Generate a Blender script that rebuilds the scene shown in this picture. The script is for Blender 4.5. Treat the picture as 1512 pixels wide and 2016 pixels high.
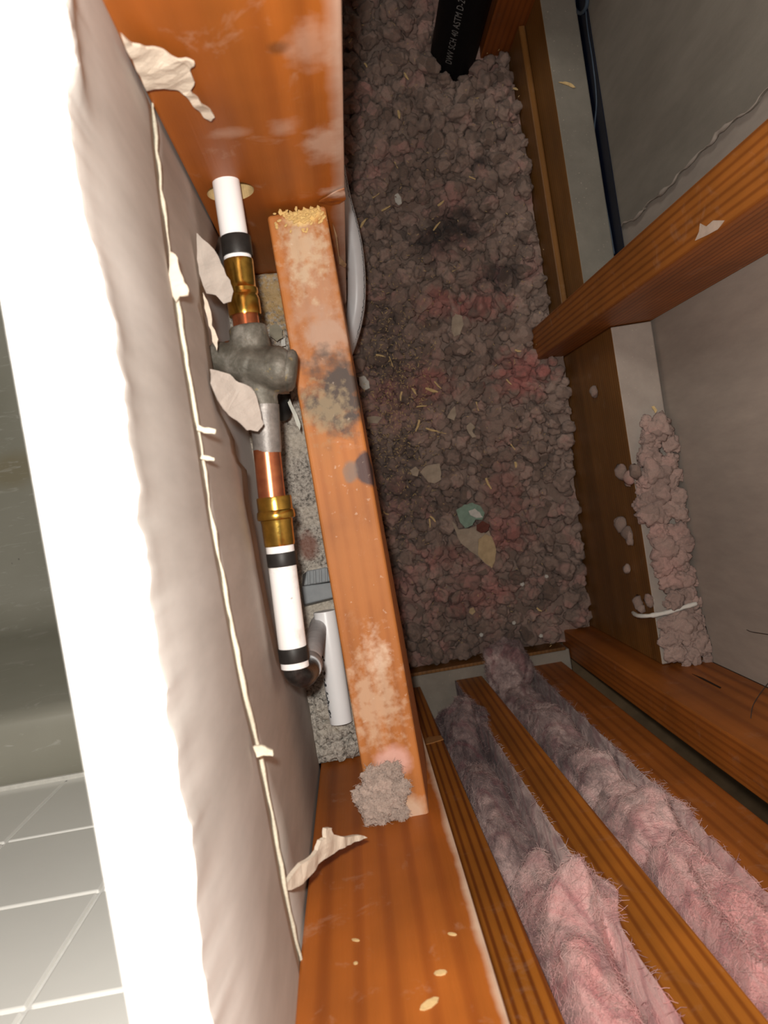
import bpy, bmesh, math, random
from mathutils import Vector, Matrix, noise

for o in list(bpy.data.objects):
    bpy.data.objects.remove(o, do_unlink=True)
scene = bpy.context.scene
COL = scene.collection
random.seed(7)

# ------------------------------------------------------------------ camera
W, H, F = 1512.0, 2016.0, 1480.0          # image size and focal length in pixels
CZ = 1.15                                  # camera height above the subfloor
CAMP = Vector((0, 0, CZ))
def cam_ray(px, py):
    return Vector(((px - W/2)/F, -(py - H/2)/F, -1.0))
ez = -cam_ray(688, 972).normalized()       # straight down appears at this pixel
a = Vector((-.165, 1.0, 0.0)).normalized()
ey = (a - ez*a.dot(ez)).normalized()
ex = ey.cross(ez)
RW = Matrix((ex, ey, ez))
cd = bpy.data.cameras.new('camera')
cam = bpy.data.objects.new('camera', cd)
COL.objects.link(cam)
cam.matrix_world = Matrix.Translation(CAMP) @ RW.to_4x4()
cd.sensor_fit = 'VERTICAL'; cd.sensor_height = 36.0; cd.lens = F/H*36.0
cd.clip_start = .005; cd.clip_end = 50
cd.dof.use_dof = True; cd.dof.focus_distance = .62; cd.dof.aperture_fstop = 14.0
scene.camera = cam

# ------------------------------------------------------------------ light
scene.view_settings.view_transform = 'Standard'
scene.view_settings.look = 'None'
scene.view_settings.gamma = 1.0
scene.view_settings.use_curve_mapping = False
scene.view_settings.exposure = 0.0
world = bpy.data.worlds.new('world'); scene.world = world
world.use_nodes = True
world.node_tree.nodes['Background'].inputs[0].default_value = (1.0, .95, .88, 1)
world.node_tree.nodes['Background'].inputs[1].default_value = .05
fl = bpy.data.lights.new('phone_flash', 'POINT')        # the phone's flash beside the lens
fl.energy = 10.0; fl.color = (1.0, .96, .90); fl.shadow_soft_size = .006
flo = bpy.data.objects.new('phone_flash', fl); COL.objects.link(flo)
flo.location = CAMP + RW @ Vector((-.012, .022, .004))
cl = bpy.data.lights.new('overhead_fill', 'AREA')  # unseen fill light added overhead to brighten tub, tiles and cavity
cl.shape = 'DISK'; cl.size = .45; cl.energy = 12; cl.color = (1.0, .95, .86)
clo = bpy.data.objects.new('overhead_fill', cl); COL.objects.link(clo)
clo.location = (-.75, .95, 2.55)
clo.rotation_euler = (-.25, -.15, 0)

# ------------------------------------------------------------------ projection helpers
def wray(px, py):
    return RW @ cam_ray(px, py)
def P(px, py, d):
    r = wray(px, py); return CAMP + r*(d/-r.z)
def PX(px, py, x):
    r = wray(px, py); return CAMP + r*(x/r.x)
def PY(px, py, y):
    r = wray(px, py); return CAMP + r*(y/r.y)
def V(x, y, d):
    return Vector((x, y, CZ - d))
def S(d, px):
    return px*d/F

# ------------------------------------------------------------------ materials
class NT:
    def __init__(self, name):
        self.m = bpy.data.materials.new(name); self.m.use_nodes = True
        self.t = self.m.node_tree
        self.b = self.t.nodes['Principled BSDF']
    def n(self, typ, **kw):
        nd = self.t.nodes.new(typ)
        for k, v in kw.items():
            if k.startswith('i_'):
                nd.inputs[k[2:].replace('_', ' ')].default_value = v
            else: setattr(nd, k, v)
        return nd
    def l(self, a, b): self.t.links.new(a, b)
    def coord(self, kind='Object', scale=(1,1,1), loc=(0,0,0), rot=(0,0,0), rnd=0):
        if kind == 'Position':
            src = self.n('ShaderNodeNewGeometry').outputs['Position']
        else:
            src = self.n('ShaderNodeTexCoord').outputs[kind]
        if rnd:
            oi = self.n('ShaderNodeObjectInfo')
            mu = self.n('ShaderNodeMath', operation='MULTIPLY'); mu.inputs[1].default_value = rnd
            self.l(oi.outputs['Random'], mu.inputs[0])
            ad = self.n('ShaderNodeVectorMath', operation='ADD')
            self.l(src, ad.inputs[0]); self.l(mu.outputs[0], ad.inputs[1]); src = ad.outputs[0]
        mp = self.n('ShaderNodeMapping')
        mp.inputs['Scale'].default_value = scale; mp.inputs['Location'].default_value = loc
        mp.inputs['Rotation'].default_value = rot
        self.l(src, mp.inputs['Vector']); return mp.outputs['Vector']
    def noise(self, vec, scale, detail=4, rough=.55, dist=0):
        nd = self.n('ShaderNodeTexNoise'); nd.inputs['Scale'].default_value = scale
        nd.inputs['Detail'].default_value = detail; nd.inputs['Roughness'].default_value = rough
        nd.inputs['Distortion'].default_value = dist
        self.l(vec, nd.inputs['Vector']); return nd.outputs['Fac']
    def ramp(self, fac, stops):
        nd = self.n('ShaderNodeValToRGB'); cr = nd.color_ramp
        while len(cr.elements) > 1: cr.elements.remove(cr.elements[-1])
        for i, (p, c) in enumerate(stops):
            e = cr.elements[0] if i == 0 else cr.elements.new(p)
            e.position = p
            if not hasattr(c, '__len__'): c = (c, c, c)
            e.color = (*c, 1)
        self.l(fac, nd.inputs['Fac']); return nd.outputs['Color']
    def mix(self, fac, c1, c2, mode='MIX'):
        nd = self.n('ShaderNodeMix', data_type='RGBA', blend_type=mode)
        for s, v in ((nd.inputs[0], fac), (nd.inputs[6], c1), (nd.inputs[7], c2)):
            if hasattr(v, 'is_linked'): self.l(v, s)
            elif hasattr(v, '__len__'): s.default_value = (*v, 1)
            else: s.default_value = v
        return nd.outputs[2]
    def math(self, op, x, y=0):
        nd = self.n('ShaderNodeMath', operation=op); nd.use_clamp = op in ('MULTIPLY_ADD',)
        for s, v in zip(nd.inputs, (x, y)):
            if hasattr(v, 'is_linked'): self.l(v, s)
            else: s.default_value = v
        return nd.outputs[0]
    def blob(self, vec, c, r, lo=.35, hi=.75, nscale=60, namt=.6):
        """soft irregular patch at c with radii r -> factor"""
        sb = self.n('ShaderNodeVectorMath', operation='SUBTRACT'); self.l(vec, sb.inputs[0]); sb.inputs[1].default_value = c
        dv = self.n('ShaderNodeVectorMath', operation='DIVIDE'); self.l(sb.outputs[0], dv.inputs[0]); dv.inputs[1].default_value = r
        ln = self.n('ShaderNodeVectorMath', operation='LENGTH'); self.l(dv.outputs[0], ln.inputs[0])
        nz = self.noise(vec, nscale, 4)
        ad = self.math('ADD', ln.outputs['Value'], self.math('MULTIPLY', self.math('SUBTRACT', nz, .5), namt*2))
        inv = self.math('SUBTRACT', 1.3, ad)
        return self.ramp(inv, [(lo, 0), (hi, 1)])
    def bump(self, h, strength=.3, dist=.001):
        nd = self.n('ShaderNodeBump'); nd.inputs['Strength'].default_value = strength
        nd.inputs['Distance'].default_value = dist
        self.l(h, nd.inputs['Height']); self.l(nd.outputs[0], self.b.inputs['Normal'])
    def out(self, col=None, rough=.6, metal=0, spec=.3):
        if col is not None:
            if hasattr(col, 'is_linked'): self.l(col, self.b.inputs['Base Color'])
            else: self.b.inputs['Base Color'].default_value = (*col, 1)
        if hasattr(rough, 'is_linked'): self.l(rough, self.b.inputs['Roughness'])
        else: self.b.inputs['Roughness'].default_value = rough
        self.b.inputs['Metallic'].default_value = metal
        self.b.inputs['Specular IOR Level'].default_value = spec
        return self.m

ROT = {'z': (0, 0, 0), 'y': (math.pi/2, 0, 0), 'x': (0, math.pi/2, 0)}
def wood(name, axis='z', light=(.50, .17, .035), dark=(.20, .052, .010), ring=.004, pith=(.05, .09, 0),
         contrast=1.0, dust=.12, dustcol=(.62, .50, .38), distort=2.0, rough=.5, extra=None):
    t = NT(name)
    vec = t.coord('Object', rot=ROT[axis], rnd=.37)
    mp = t.n('ShaderNodeMapping'); mp.inputs['Scale'].default_value = (1, 1, .045); mp.inputs['Location'].default_value = pith
    t.l(vec, mp.inputs['Vector'])
    wv = t.n('ShaderNodeTexWave', wave_type='RINGS', rings_direction='Z')
    wv.inputs['Scale'].default_value = .314/ring; wv.inputs['Distortion'].default_value = distort
    wv.inputs['Detail'].default_value = 2.0; wv.inputs['Detail Scale'].default_value = .35
    t.l(mp.outputs[0], wv.inputs['Vector'])
    mp2 = t.n('ShaderNodeMapping'); mp2.inputs['Scale'].default_value = (1, 1, .03); t.l(vec, mp2.inputs['Vector'])
    fine = t.noise(mp2.outputs[0], 900, 3)
    big = t.noise(mp2.outputs[0], 38, 3)
    blot = t.noise(vec, 14, 3)
    f = t.ramp(wv.outputs['Fac'], [(0.0, 0), (.55, .12), (.85, .75), (1, 1)])
    f = t.math('MULTIPLY', f, contrast)
    c = t.mix(f, light, dark)
    c = t.mix(t.math('MULTIPLY', fine, .22), c, dark)
    c = t.mix(1.0, c, t.ramp(big, [(.3, .72), (.7, 1.12)]), 'MULTIPLY')
    c = t.mix(1.0, c, t.ramp(blot, [(.3, .80), (.7, 1.10)]), 'MULTIPLY')
    d1 = t.noise(vec, 45, 6, .7, .6)
    dm = t.ramp(d1, [(.58, 0), (.80, 1)])
    c = t.mix(t.math('MULTIPLY', dm, dust*3), c, dustcol)
    if extra: c = extra(t, c)
    hb = t.math('ADD', t.math('MULTIPLY', wv.outputs['Fac'], .5*contrast), fine)
    t.bump(hb, .25, .0006)
    return t.out(c, rough, 0, .35)

def plain(name, col, rough=.6, metal=0, spec=.3, var=.12, scale=80, bump=0, bscale=None, col2=None):
    t = NT(name); vec = t.coord('Object')
    nz = t.noise(vec, scale, 5, .6)
    c2 = col2 if col2 else tuple(x*(1-2.2*var) for x in col)
    c = t.mix(t.ramp(nz, [(.3, 0), (.7, 1)]), c2, col)
    if bump: t.bump(t.noise(vec, bscale or scale*3, 4), bump, .001)
    return t.out(c, rough, metal, spec)

def pale_edge(t, c, axis, at, width, col, amt):
    """pale band close to an edge, in the object's own coordinates"""
    vec = t.coord('Object')
    sp = t.n('ShaderNodeSeparateXYZ'); t.l(vec, sp.inputs[0])
    ds = t.math('ABSOLUTE', t.math('SUBTRACT', sp.outputs[axis], at))
    nz = t.math('MULTIPLY', t.noise(vec, 25, 5), width*1.2)
    f = t.math('SUBTRACT', 1.0, t.math('DIVIDE', t.math('ADD', ds, nz), width*1.6))
    return t.mix(t.math('MULTIPLY', t.ramp(f, [(.0, 0), (.5, 1)]), amt), c, col)

def ex_top(t, c):
    v = t.coord('Position')
    for (px, py, rx, ry, am) in ((640, 285, 55, 60, .6), (660, 375, 45, 14, .8), (450, 262, 50, 16, .3), (560, 250, 40, 25, .35), (610, 90, 60, 60, .35)):
        p = PY(px, py, .189); k = (CZ-p.z)/F
        c = t.mix(t.math('MULTIPLY', t.blob(v, p, (rx*k, .02, ry*k*1.6), .3, 1.0, 90, .7), am), c, (.62, .46, .36))
    p = PY(545, 95, .189)
    c = t.mix(t.math('MULTIPLY', t.blob(v, p, (.006, .02, .006), .3, .9, 120, .4), .6), c, (.10, .04, .015))
    return pale_edge(t, c, 0, .0445, .010, (.66, .52, .42), .55)
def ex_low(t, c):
    c = pale_edge(t, c, 0, .0450, .0055, (.74, .60, .46), .8)
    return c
WOOD_TOP = wood('wood_stud_smooth', 'z', light=(.42, .125, .018), dark=(.25, .060, .008), ring=.006, pith=(.02, .13, 0), contrast=.35, dust=.10, extra=ex_top)
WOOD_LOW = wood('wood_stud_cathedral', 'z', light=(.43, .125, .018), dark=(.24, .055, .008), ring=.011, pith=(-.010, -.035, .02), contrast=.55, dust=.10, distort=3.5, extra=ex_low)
WOOD_EDGE = wood('wood_edge_grain', 'z', light=(.47, .165, .020), dark=(.17, .040, .006), ring=.0042, pith=(.12, .16, 0), contrast=.9, dust=.05, distort=.8)
WOOD_MID = wood('wood_edge_grain_wide', 'z', light=(.47, .165, .020), dark=(.19, .045, .006), ring=.0050, pith=(.10, .12, 0), contrast=.7, dust=.05, distort=.6)
WOOD_BEAM = wood('wood_beam', 'z', light=(.40, .125, .020), dark=(.17, .042, .007), ring=.007, pith=(-.02, .03, .01), contrast=.5, dust=.06, distort=3.2)
WOOD_RIGHT = wood('wood_right_stud', 'z', light=(.44, .150, .026), dark=(.17, .042, .008), ring=.0045, pith=(.09, .06, 0), contrast=.6, dust=.06, distort=1.1)
WOOD_BLOCK = wood('wood_block_old', 'y', light=(.26, .115, .028), dark=(.13, .050, .010), ring=.005, pith=(.09, .12, 0), contrast=.5, dust=.05, distort=1.5, rough=.45)
WOOD_DARK = wood('wood_dark', 'z', light=(.27, .075, .014), dark=(.12, .028, .006), ring=.005, contrast=.5, dust=.03)

def ex_board(t, c):
    v = t.coord('Position')
    def pp(px, py, rx, ry, col, amt, lo=.25, hi=.85, ns=70, na=.6):
        nonlocal c
        p = P(px, py, .49); k = .49/F
        c = t.mix(t.math('MULTIPLY', t.blob(v, p, (rx*k, ry*k, .05), lo, hi, ns, na), amt), c, col)
    pp(625, 600, 60, 150, (.46, .28, .18), .60, ns=110, na=1.0)
    pp(650, 660, 55, 60, (.44, .30, .22), .7, ns=110, na=.9)
    pp(595, 480, 42, 110, (.60, .50, .35), .6, .15, .95, 150, 1.5)
    pp(600, 425, 45, 24, (.78, .56, .20), .8, ns=220)
    pp(665, 780, 62, 85, (.055, .047, .042), .95, .1, .75, 75, 1.1)
    pp(640, 810, 50, 55, (.36, .28, .16), .6, .2, .9, 190, 1.5)
    pp(725, 925, 32, 46, (.07, .045, .045), .95, .45, .65, 60, .35)
    pp(690, 930, 18, 26, (.20, .16, .13), .8, .35, .7, 90, .5)
    pp(742, 1290, 26, 55, (.72, .58, .44), .65, .15, 1.05, 120, 1.5)
    pp(735, 1380, 60, 95, (.60, .44, .30), .6, .15, 1.05, 130, 1.8)
    pp(640, 900, 40, 60, (.40, .17, .05), .5, .1, 1.0, 90, 1.2)
    pp(700, 1100, 60, 120, (.44, .17, .045), .45, .1, 1.0, 60, 1.2)
    pp(770, 1500, 45, 40, (.68, .40, .34), .8, .3, .8, 70, .5)
    pp(805, 1600, 50, 50, (.60, .44, .32), .8, .35, .75, 70, .5)
    nz = t.noise(v, 240, 3)
    c = t.mix(t.math('MULTIPLY', t.ramp(nz, [(.66, 0), (.74, 1)]), .35), c, (.72, .60, .46))
    return c
WOOD_BOARD = wood('wood_loose_board', 'y', light=(.50, .185, .045), dark=(.34, .105, .022), ring=.006, contrast=.35, dust=.06, extra=ex_board, rough=.6)

def drywall_mat(name, col, col2, yel=0):
    t = NT(name); v = t.coord('Position', scale=(1, 1, .25))
    n1 = t.noise(v, 16, 4, .6); n2 = t.noise(v, 70, 5, .7)
    c = t.mix(t.ramp(n1, [(.35, 0), (.7, 1)]), col2, col)
    c = t.mix(1.0, c, t.ramp(n2, [(.25, .86), (.75, 1.05)]), 'MULTIPLY')
    t.bump(t.noise(t.coord('Position'), 700, 3), .15, .0006)
    return t.out(c, .85, 0, .2)
DRY_BACK = drywall_mat('drywall_paper_back', (.61, .595, .565), (.48, .458, .425))
DRY_LOW = drywall_mat('drywall_paper_lower', (.54, .495, .45), (.42, .375, .335))
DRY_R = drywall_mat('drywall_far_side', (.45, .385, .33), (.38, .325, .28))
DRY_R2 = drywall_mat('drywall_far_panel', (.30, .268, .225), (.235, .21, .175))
GYPSUM = plain('gypsum_cut', (.88, .87, .84), .9, var=.03, scale=120, bump=.4, bscale=500)
PAINT = plain('white_paint', (.82, .82, .80), .5, var=.02)
PAPER = plain('torn_paper', (.66, .58, .47), .9, var=.08, scale=120, bump=.3, bscale=900)
PAPER_G = plain('torn_paper_grey', (.43, .385, .34), .9, var=.08, scale=120, bump=.3, bscale=900)
PAPER_C = plain('paper_core', (.72, .68, .54), .9, var=.10, scale=160, bump=.5, bscale=900)
TILE = plain('glazed_tile', (.86, .845, .80), .18, spec=.5, var=.02, scale=10)
GROUT = plain('grout', (.90, .89, .86), .9, var=.05, scale=200)
PEX = plain('white_pex', (.92, .92, .92), .35, spec=.4, var=.02, scale=40)
def pex_dirty():
    t = NT('white_pex_smudged'); v = t.coord('Object')
    c = t.mix(t.ramp(t.noise(v, 70, 4, .6, .4), [(.56, 0), (.75, .8)]), (.84, .84, .83), (.56, .51, .45))
    c = t.mix(t.ramp(t.noise(v, 420, 3), [(.70, 0), (.76, .6)]), c, (.2, .2, .2))
    return t.out(c, .4, 0, .4)
PEX_D = pex_dirty()
RING = plain('black_crimp_ring', (.030, .028, .026), .5, .4, .4, var=.2, scale=200)
BRASS = plain('brass', (.62, .40, .085), .22, 1.0, .5, var=.18, scale=150, bump=.08, bscale=300)
def valve_mat():
    t = NT('cast_bronze'); v = t.coord('Position')
    n1 = t.noise(v, 75, 5, .65, .3)
    c = t.ramp(n1, [(.3, (.060, .056, .044)), (.52, (.13, .122, .10)), (.74, (.30, .285, .25))])
    c = t.mix(t.ramp(t.noise(v, 130, 3), [(.64, 0), (.72, .7)]), c, (.33, .25, .09))
    t.bump(t.noise(v, 500, 4), .3, .0008)
    return t.out(c, .58, .35, .35)
VALVE = valve_mat()
def copper_mat():
    t = NT('copper_tarnished'); v = t.coord('Position')
    n1 = t.noise(v, 120, 4, .6)
    c = t.ramp(n1, [(.3, (.40, .13, .07)), (.6, (.58, .22, .10)), (.8, (.42, .12, .10))])
    return t.out(c, .25, .9, .5)
COPPER = copper_mat()
SOLDER = plain('solder_flux_grey', (.30, .28, .26), .5, .5, .4, var=.2, scale=160, bump=.2)
CHROME = plain('steel_rod', (.62, .62, .62), .18, 1.0, .5, var=.1, scale=200)
GREYP = plain('grey_plastic', (.26, .28, .29), .5, var=.08, scale=120)
ABS = plain('black_abs', (.006, .006, .007), .55, spec=.12, var=.2, scale=90)
INK = plain('grey_print', (.30, .30, .29), .8, var=.15, scale=500)
PRINT = plain('dark_print', (.10, .10, .10), .8, var=.2, scale=500)
BLUE = plain('blue_cable', (.07, .10, .14), .4, var=.15, scale=100)
BLUED = plain('dark_blue_sheet', (.006, .010, .028), .4, var=.2, scale=60)
TUB = None
def tub_mat():
    t = NT('bathtub_enamel'); v = t.coord('Position')
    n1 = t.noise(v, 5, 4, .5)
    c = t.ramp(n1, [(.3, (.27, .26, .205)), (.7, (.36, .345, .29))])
    p = P(20, 925, 1.10)
    c = t.mix(t.math('MULTIPLY', t.blob(v, p, (.06, .035, .2), .35, .9, 14, .3), .55), c, (.25, .20, .10))
    vs = t.coord('Position', scale=(1, 6, 1))
    c = t.mix(t.ramp(t.noise(vs, 22, 6, .7, 1.2), [(.58, 0), (.66, .4)]), c, (.56, .54, .50))
    c = t.mix(t.ramp(t.noise(v, 160, 2), [(.76, 0), (.79, .7)]), c, (.10, .09, .08))
    return t.out(c, .3, 0, .45)
TUB = tub_mat()
def mortar_mat():
    t = NT('mortar_debris'); v = t.coord('Position')
    n1 = t.noise(v, 380, 4, .7)
    c = t.ramp(n1, [(.34, (.10, .092, .080)), (.48, (.34, .305, .265)), (.66, (.56, .515, .45))])
    c = t.mix(t.ramp(t.noise(v, 30, 3), [(.48, 0), (.66, .6)]), c, (.62, .55, .45))
    p = P(540, 585, .62)
    c = t.mix(t.math('MULTIPLY', t.blob(v, p, (.035, .03, .2), .2, 1.0, 330, 1.6), .75), c, (.50, .32, .12))
    p = P(605, 1075, .62)
    c = t.mix(t.math('MULTIPLY', t.blob(v, p, (.012, .016, .2), .4, .8, 90, .5), .75), c, (.20, .075, .05))
    t.bump(n1, .8, .0015)
    return t.out(c, .95, 0, .15)
MORTAR = mortar_mat()
def dusty_top(name, col, axis):
    t = NT(name); v = t.coord('Position')
    c = t.mix(t.ramp(t.noise(v, 30, 4, .6), [(.3, 0), (.7, 1)]), tuple(x*.78 for x in col), col)
    c = t.mix(t.ramp(t.noise(v, 420, 2), [(.70, 0), (.74, .5)]), c, (.6, .52, .42))
    t.bump(t.noise(v, 600, 3), .3, .0006)
    return t.out(c, .9, 0, .15)
DUST_A = dusty_top('dusty_strip_far', (.235, .215, .180), 'y')
DUST_B = dusty_top('dusty_strip_near', (.40, .345, .30), 'y')
PLATE = dusty_top('dusty_plate', (.34, .30, .25), 'x')

def insulation(name, fib=1.0, kind=0):
    t = NT(name); v = t.coord('Position')
    low = t.noise(v, 9, 3, .5, .4); mid = t.noise(v, 34, 4, .6, .5)
    cell = t.n('ShaderNodeTexVoronoi'); cell.inputs['Scale'].default_value = 62; t.l(v, cell.inputs['Vector'])
    sp = t.n('ShaderNodeSeparateColor'); t.l(cell.outputs['Color'], sp.inputs[0])
    rnd = sp.outputs[0]
    oi = t.n('ShaderNodeObjectInfo')
    rr = t.math('ADD', t.math('MULTIPLY', rnd, .6), t.math('MULTIPLY', oi.outputs['Random'], .4))
    grey = t.mix(rr, (.180, .126, .100), (.48, .350, .292))
    pink = t.mix(rnd, (.46, .170, .155), (.58, .270, .24))
    pk = t.math('ADD', t.math('MULTIPLY', low, .55), t.math('ADD', t.math('MULTIPLY', mid, .35), t.math('MULTIPLY', rr, .16)))
    lo, hi = ((.545, .72), (.52, .80), (.66, .90))[kind]
    f = t.ramp(pk, [(lo, 0), (hi, .85)])
    c = t.mix(f, grey, pink)
    if kind: c = t.mix((.35, .7)[kind-1], c, ((.58, .42, .38), (.66, .53, .45))[kind-1])
    if kind == 0:
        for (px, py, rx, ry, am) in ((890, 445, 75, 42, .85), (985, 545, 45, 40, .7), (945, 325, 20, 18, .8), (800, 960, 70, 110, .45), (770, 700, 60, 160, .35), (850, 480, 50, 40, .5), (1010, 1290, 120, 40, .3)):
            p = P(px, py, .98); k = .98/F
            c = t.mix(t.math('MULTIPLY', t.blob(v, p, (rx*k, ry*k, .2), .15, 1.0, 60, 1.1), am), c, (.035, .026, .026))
        for (px, py, rx, ry, am) in ((860, 600, 50, 35, .6), (1030, 735, 60, 50, .9), (945, 600, 60, 30, .7), (850, 760, 50, 40, .6), (1000, 960, 45, 50, .4), (1010, 1060, 60, 50, .5), (960, 1195, 90, 45, .5), (890, 1105, 50, 30, .45), (820, 60, 70, 60, .12)):
            p = P(px, py, .98); k = .98/F
            c = t.mix(t.math('MULTIPLY', t.blob(v, p, (rx*k, ry*k, .2), .15, 1.0, 55, 1.3), am*.8), c, (.55, .185, .165))
    fibn = t.noise(v, 330, 5, .75, 2.5)
    c = t.mix(1.0, c, t.ramp(fibn, [(.25, .74), (.75, 1.20)]), 'MULTIPLY')
    if kind == 0:
        c = t.mix(t.ramp(t.noise(v, 520, 1), [(.765, 0), (.785, .8)]), c, (.72, .58, .38))
    t.bump(t.math('ADD', t.math('MULTIPLY', t.noise(v, 110, 4, .65), 1.6), fibn), .55*fib, .003)
    m = t.out(c, 1.0, 0, .05)
    t.b.inputs['Sheen Weight'].default_value = .15
    return m
INS = insulation('loose_insulation', 1.0, 0)
INS_P = insulation('insulation_on_ledge', 1.0, 1)
def batt_mat(name, seed, pinkz):
    t = NT(name); v = t.coord('Position', loc=(seed, seed*.7, seed*1.3))
    vs = t.coord('Position', scale=(1, 1, .45), loc=(seed, 0, seed), rot=(0, .5, .2))
    raw = t.coord('Position')
    n1 = t.noise(vs, 11, 4, .6, 1.2); n2 = t.noise(vs, 42, 5, .65, 2.0); n3 = t.noise(v, 520, 3, .7, 2.0)
    sp = t.n('ShaderNodeSeparateXYZ'); t.l(raw, sp.inputs[0])
    # bottom of the batt is dirtier, the upper part is clean pink wool
    zf = t.n('ShaderNodeMapRange'); zf.inputs[1].default_value = pinkz-.28; zf.inputs[2].default_value = pinkz+.14
    t.l(sp.outputs[2], zf.inputs[0])
    fac = t.math('ADD', t.math('MULTIPLY', n1, .9), t.math('ADD', t.math('MULTIPLY', n2, .75), t.math('MULTIPLY', zf.outputs[0], .42)))
    c = t.ramp(fac, [(.66, (.12, .080, .082)), (.86, (.33, .235, .225)), (1.0, (.60, .45, .42)), (1.0, (.62, .47, .44))])
    c2 = t.ramp(fac, [(.80, (.40, .20, .19)), (1.05, (.62, .27, .26))]) if False else None
    pk = t.ramp(t.math('ADD', t.math('MULTIPLY', n2, .8), t.math('MULTIPLY', zf.outputs[0], .55)), [(.55, 0), (.95, .9)])
    c = t.mix(pk, c, t.mix(n1, (.56, .17, .19), (.80, .45, .41)))
    band = t.n('ShaderNodeTexWave', wave_type='BANDS', bands_direction='Z')
    band.inputs['Scale'].default_value = 22; band.inputs['Distortion'].default_value = 9; band.inputs['Detail'].default_value = 3; band.inputs['Detail Scale'].default_value = 1.2
    t.l(vs, band.inputs['Vector'])
    c = t.mix(t.math('MULTIPLY', t.ramp(band.outputs['Fac'], [(.0, .8), (.35, 0)]), .5), c, (.22, .055, .075))
    c = t.mix(1.0, c, t.ramp(n3, [(.25, .72), (.75, 1.22)]), 'MULTIPLY')
    t.bump(t.math('ADD', t.noise(vs, 110, 5, .7, 2.5), t.math('MULTIPLY', n3, .8)), .45, .0025)
    m = t.out(c, 1.0, 0, .05); t.b.inputs['Sheen Weight'].default_value = .15
    return m
BATT1 = batt_mat('fibreglass_batt_inner', 3.1, .72)
BATT2 = batt_mat('fibreglass_batt_outer', 8.7, .66)
SHAV = plain('wood_shaving', (.74, .53, .25), .8, var=.15, scale=200)
CHIPG = plain('green_paint_chip', (.25, .36, .28), .7, var=.12, scale=150)
CHIPW = plain('white_chip', (.66, .64, .58), .8, var=.1, scale=200)
CHIPT = plain('tan_paper', (.58, .43, .25), .9, var=.14, scale=90)
CHIPGR = plain('grey_tan_paper', (.46, .37, .28), .9, var=.14, scale=90)
CHIPD = plain('rust_chip', (.16, .055, .04), .9, var=.15, scale=200)

WIRE = plain('dark_wire', (.06, .055, .05), .5, var=.1)
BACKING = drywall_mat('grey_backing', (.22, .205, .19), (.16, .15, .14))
CAULK = plain('white_caulk', (.72, .70, .64), .7, var=.06, scale=200, bump=.3)
SUB = plain('subfloor_wood', (.20, .13, .07), .9, var=.15, scale=30)

# ------------------------------------------------------------------ geometry helpers
def tag(o, label=None, cat=None, group=None, kind=None):
    if label: o['label'] = label
    if cat: o['category'] = cat
    if group: o['group'] = group
    if kind: o['kind'] = kind
    return o
def empty(name, loc, label=None, cat=None, group=None, kind=None):
    o = bpy.data.objects.new(name, None); COL.objects.link(o)
    o.location = loc; o.empty_display_size = .02
    return tag(o, label, cat, group, kind)
def world_loc(o):
    v = Vector(o.location)
    while o.parent: o = o.parent; v += Vector(o.location)
    return v
def finish(name, bm, mat, parent=None, smooth=False, origin=None):
    """bmesh in world coordinates -> one mesh object, origin at the base centre"""
    bmesh.ops.recalc_face_normals(bm, faces=bm.faces[:])
    xs = [v.co for v in bm.verts]
    if origin is None:
        mn = Vector((min(c.x for c in xs), min(c.y for c in xs), min(c.z for c in xs)))
        mx = Vector((max(c.x for c in xs), max(c.y for c in xs), max(c.z for c in xs)))
        origin = Vector(((mn.x+mx.x)/2, (mn.y+mx.y)/2, mn.z))
    for v in bm.verts: v.co -= origin
    me = bpy.data.meshes.new(name); bm.to_mesh(me); bm.free()
    mats = mat if isinstance(mat, (list, tuple)) else [mat]
    for m in mats: me.materials.append(m)
    if smooth:
        for p in me.polygons: p.use_smooth = True
    o = bpy.data.objects.new(name, me); COL.objects.link(o)
    if parent:
        o.parent = parent; o.location = origin - world_loc(parent)
    else: o.location = origin
    return o
def hexa(bot, top, bev=.0015, seg=2, bm=None, rough=0, cuts=0):
    bm = bm or bmesh.new()
    b = [bm.verts.new(p) for p in bot]; t = [bm.verts.new(p) for p in top]
    fs = [bm.faces.new(b[::-1]), bm.faces.new(t)]
    for i in range(4):
        j = (i+1) % 4; fs.append(bm.faces.new((b[i], b[j], t[j], t[i])))
    bmesh.ops.recalc_face_normals(bm, faces=fs)
    if bev: bmesh.ops.bevel(bm, geom=list({e for f in fs for e in f.edges}), offset=bev, segments=seg, affect='EDGES', profile=.5)
    return bm
def boxd(x0, x1, y0, y1, dtop, dbot, bev=.0015, bm=None):
    q = ((x0, y0), (x1, y0), (x1, y1), (x0, y1))
    return hexa([V(x, y, dbot) for x, y in q], [V(x, y, dtop) for x, y in q], bev, bm=bm)
def tube(pts, rad, seg=20, bm=None, cap=True):
    bm = bm or bmesh.new(); n = len(pts)
    if not hasattr(rad, '__len__'): rad = [rad]*n
    rings = []; up = None
    for i, p in enumerate(pts):
        tg = (pts[min(i+1, n-1)] - pts[max(i-1, 0)])
        if tg.length < 1e-9: tg = Vector((0, 1, 0))
        tg.normalize()
        if up is None:
            up = Vector((0, 0, 1)) if abs(tg.z) < .9 else Vector((1, 0, 0))
        side = tg.cross(up).normalized(); up = side.cross(tg).normalized()
        rings.append([bm.verts.new(p + (side*math.cos(2*math.pi*k/seg) + up*math.sin(2*math.pi*k/seg))*rad[i]) for k in range(seg)])
    for r0, r1 in zip(rings, rings[1:]):
        for k in range(seg):
            bm.faces.new((r0[k], r0[(k+1) % seg], r1[(k+1) % seg], r1[k]))
    if cap:
        bm.faces.new(rings[0][::-1]); bm.faces.new(rings[-1])
    return bm
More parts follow.
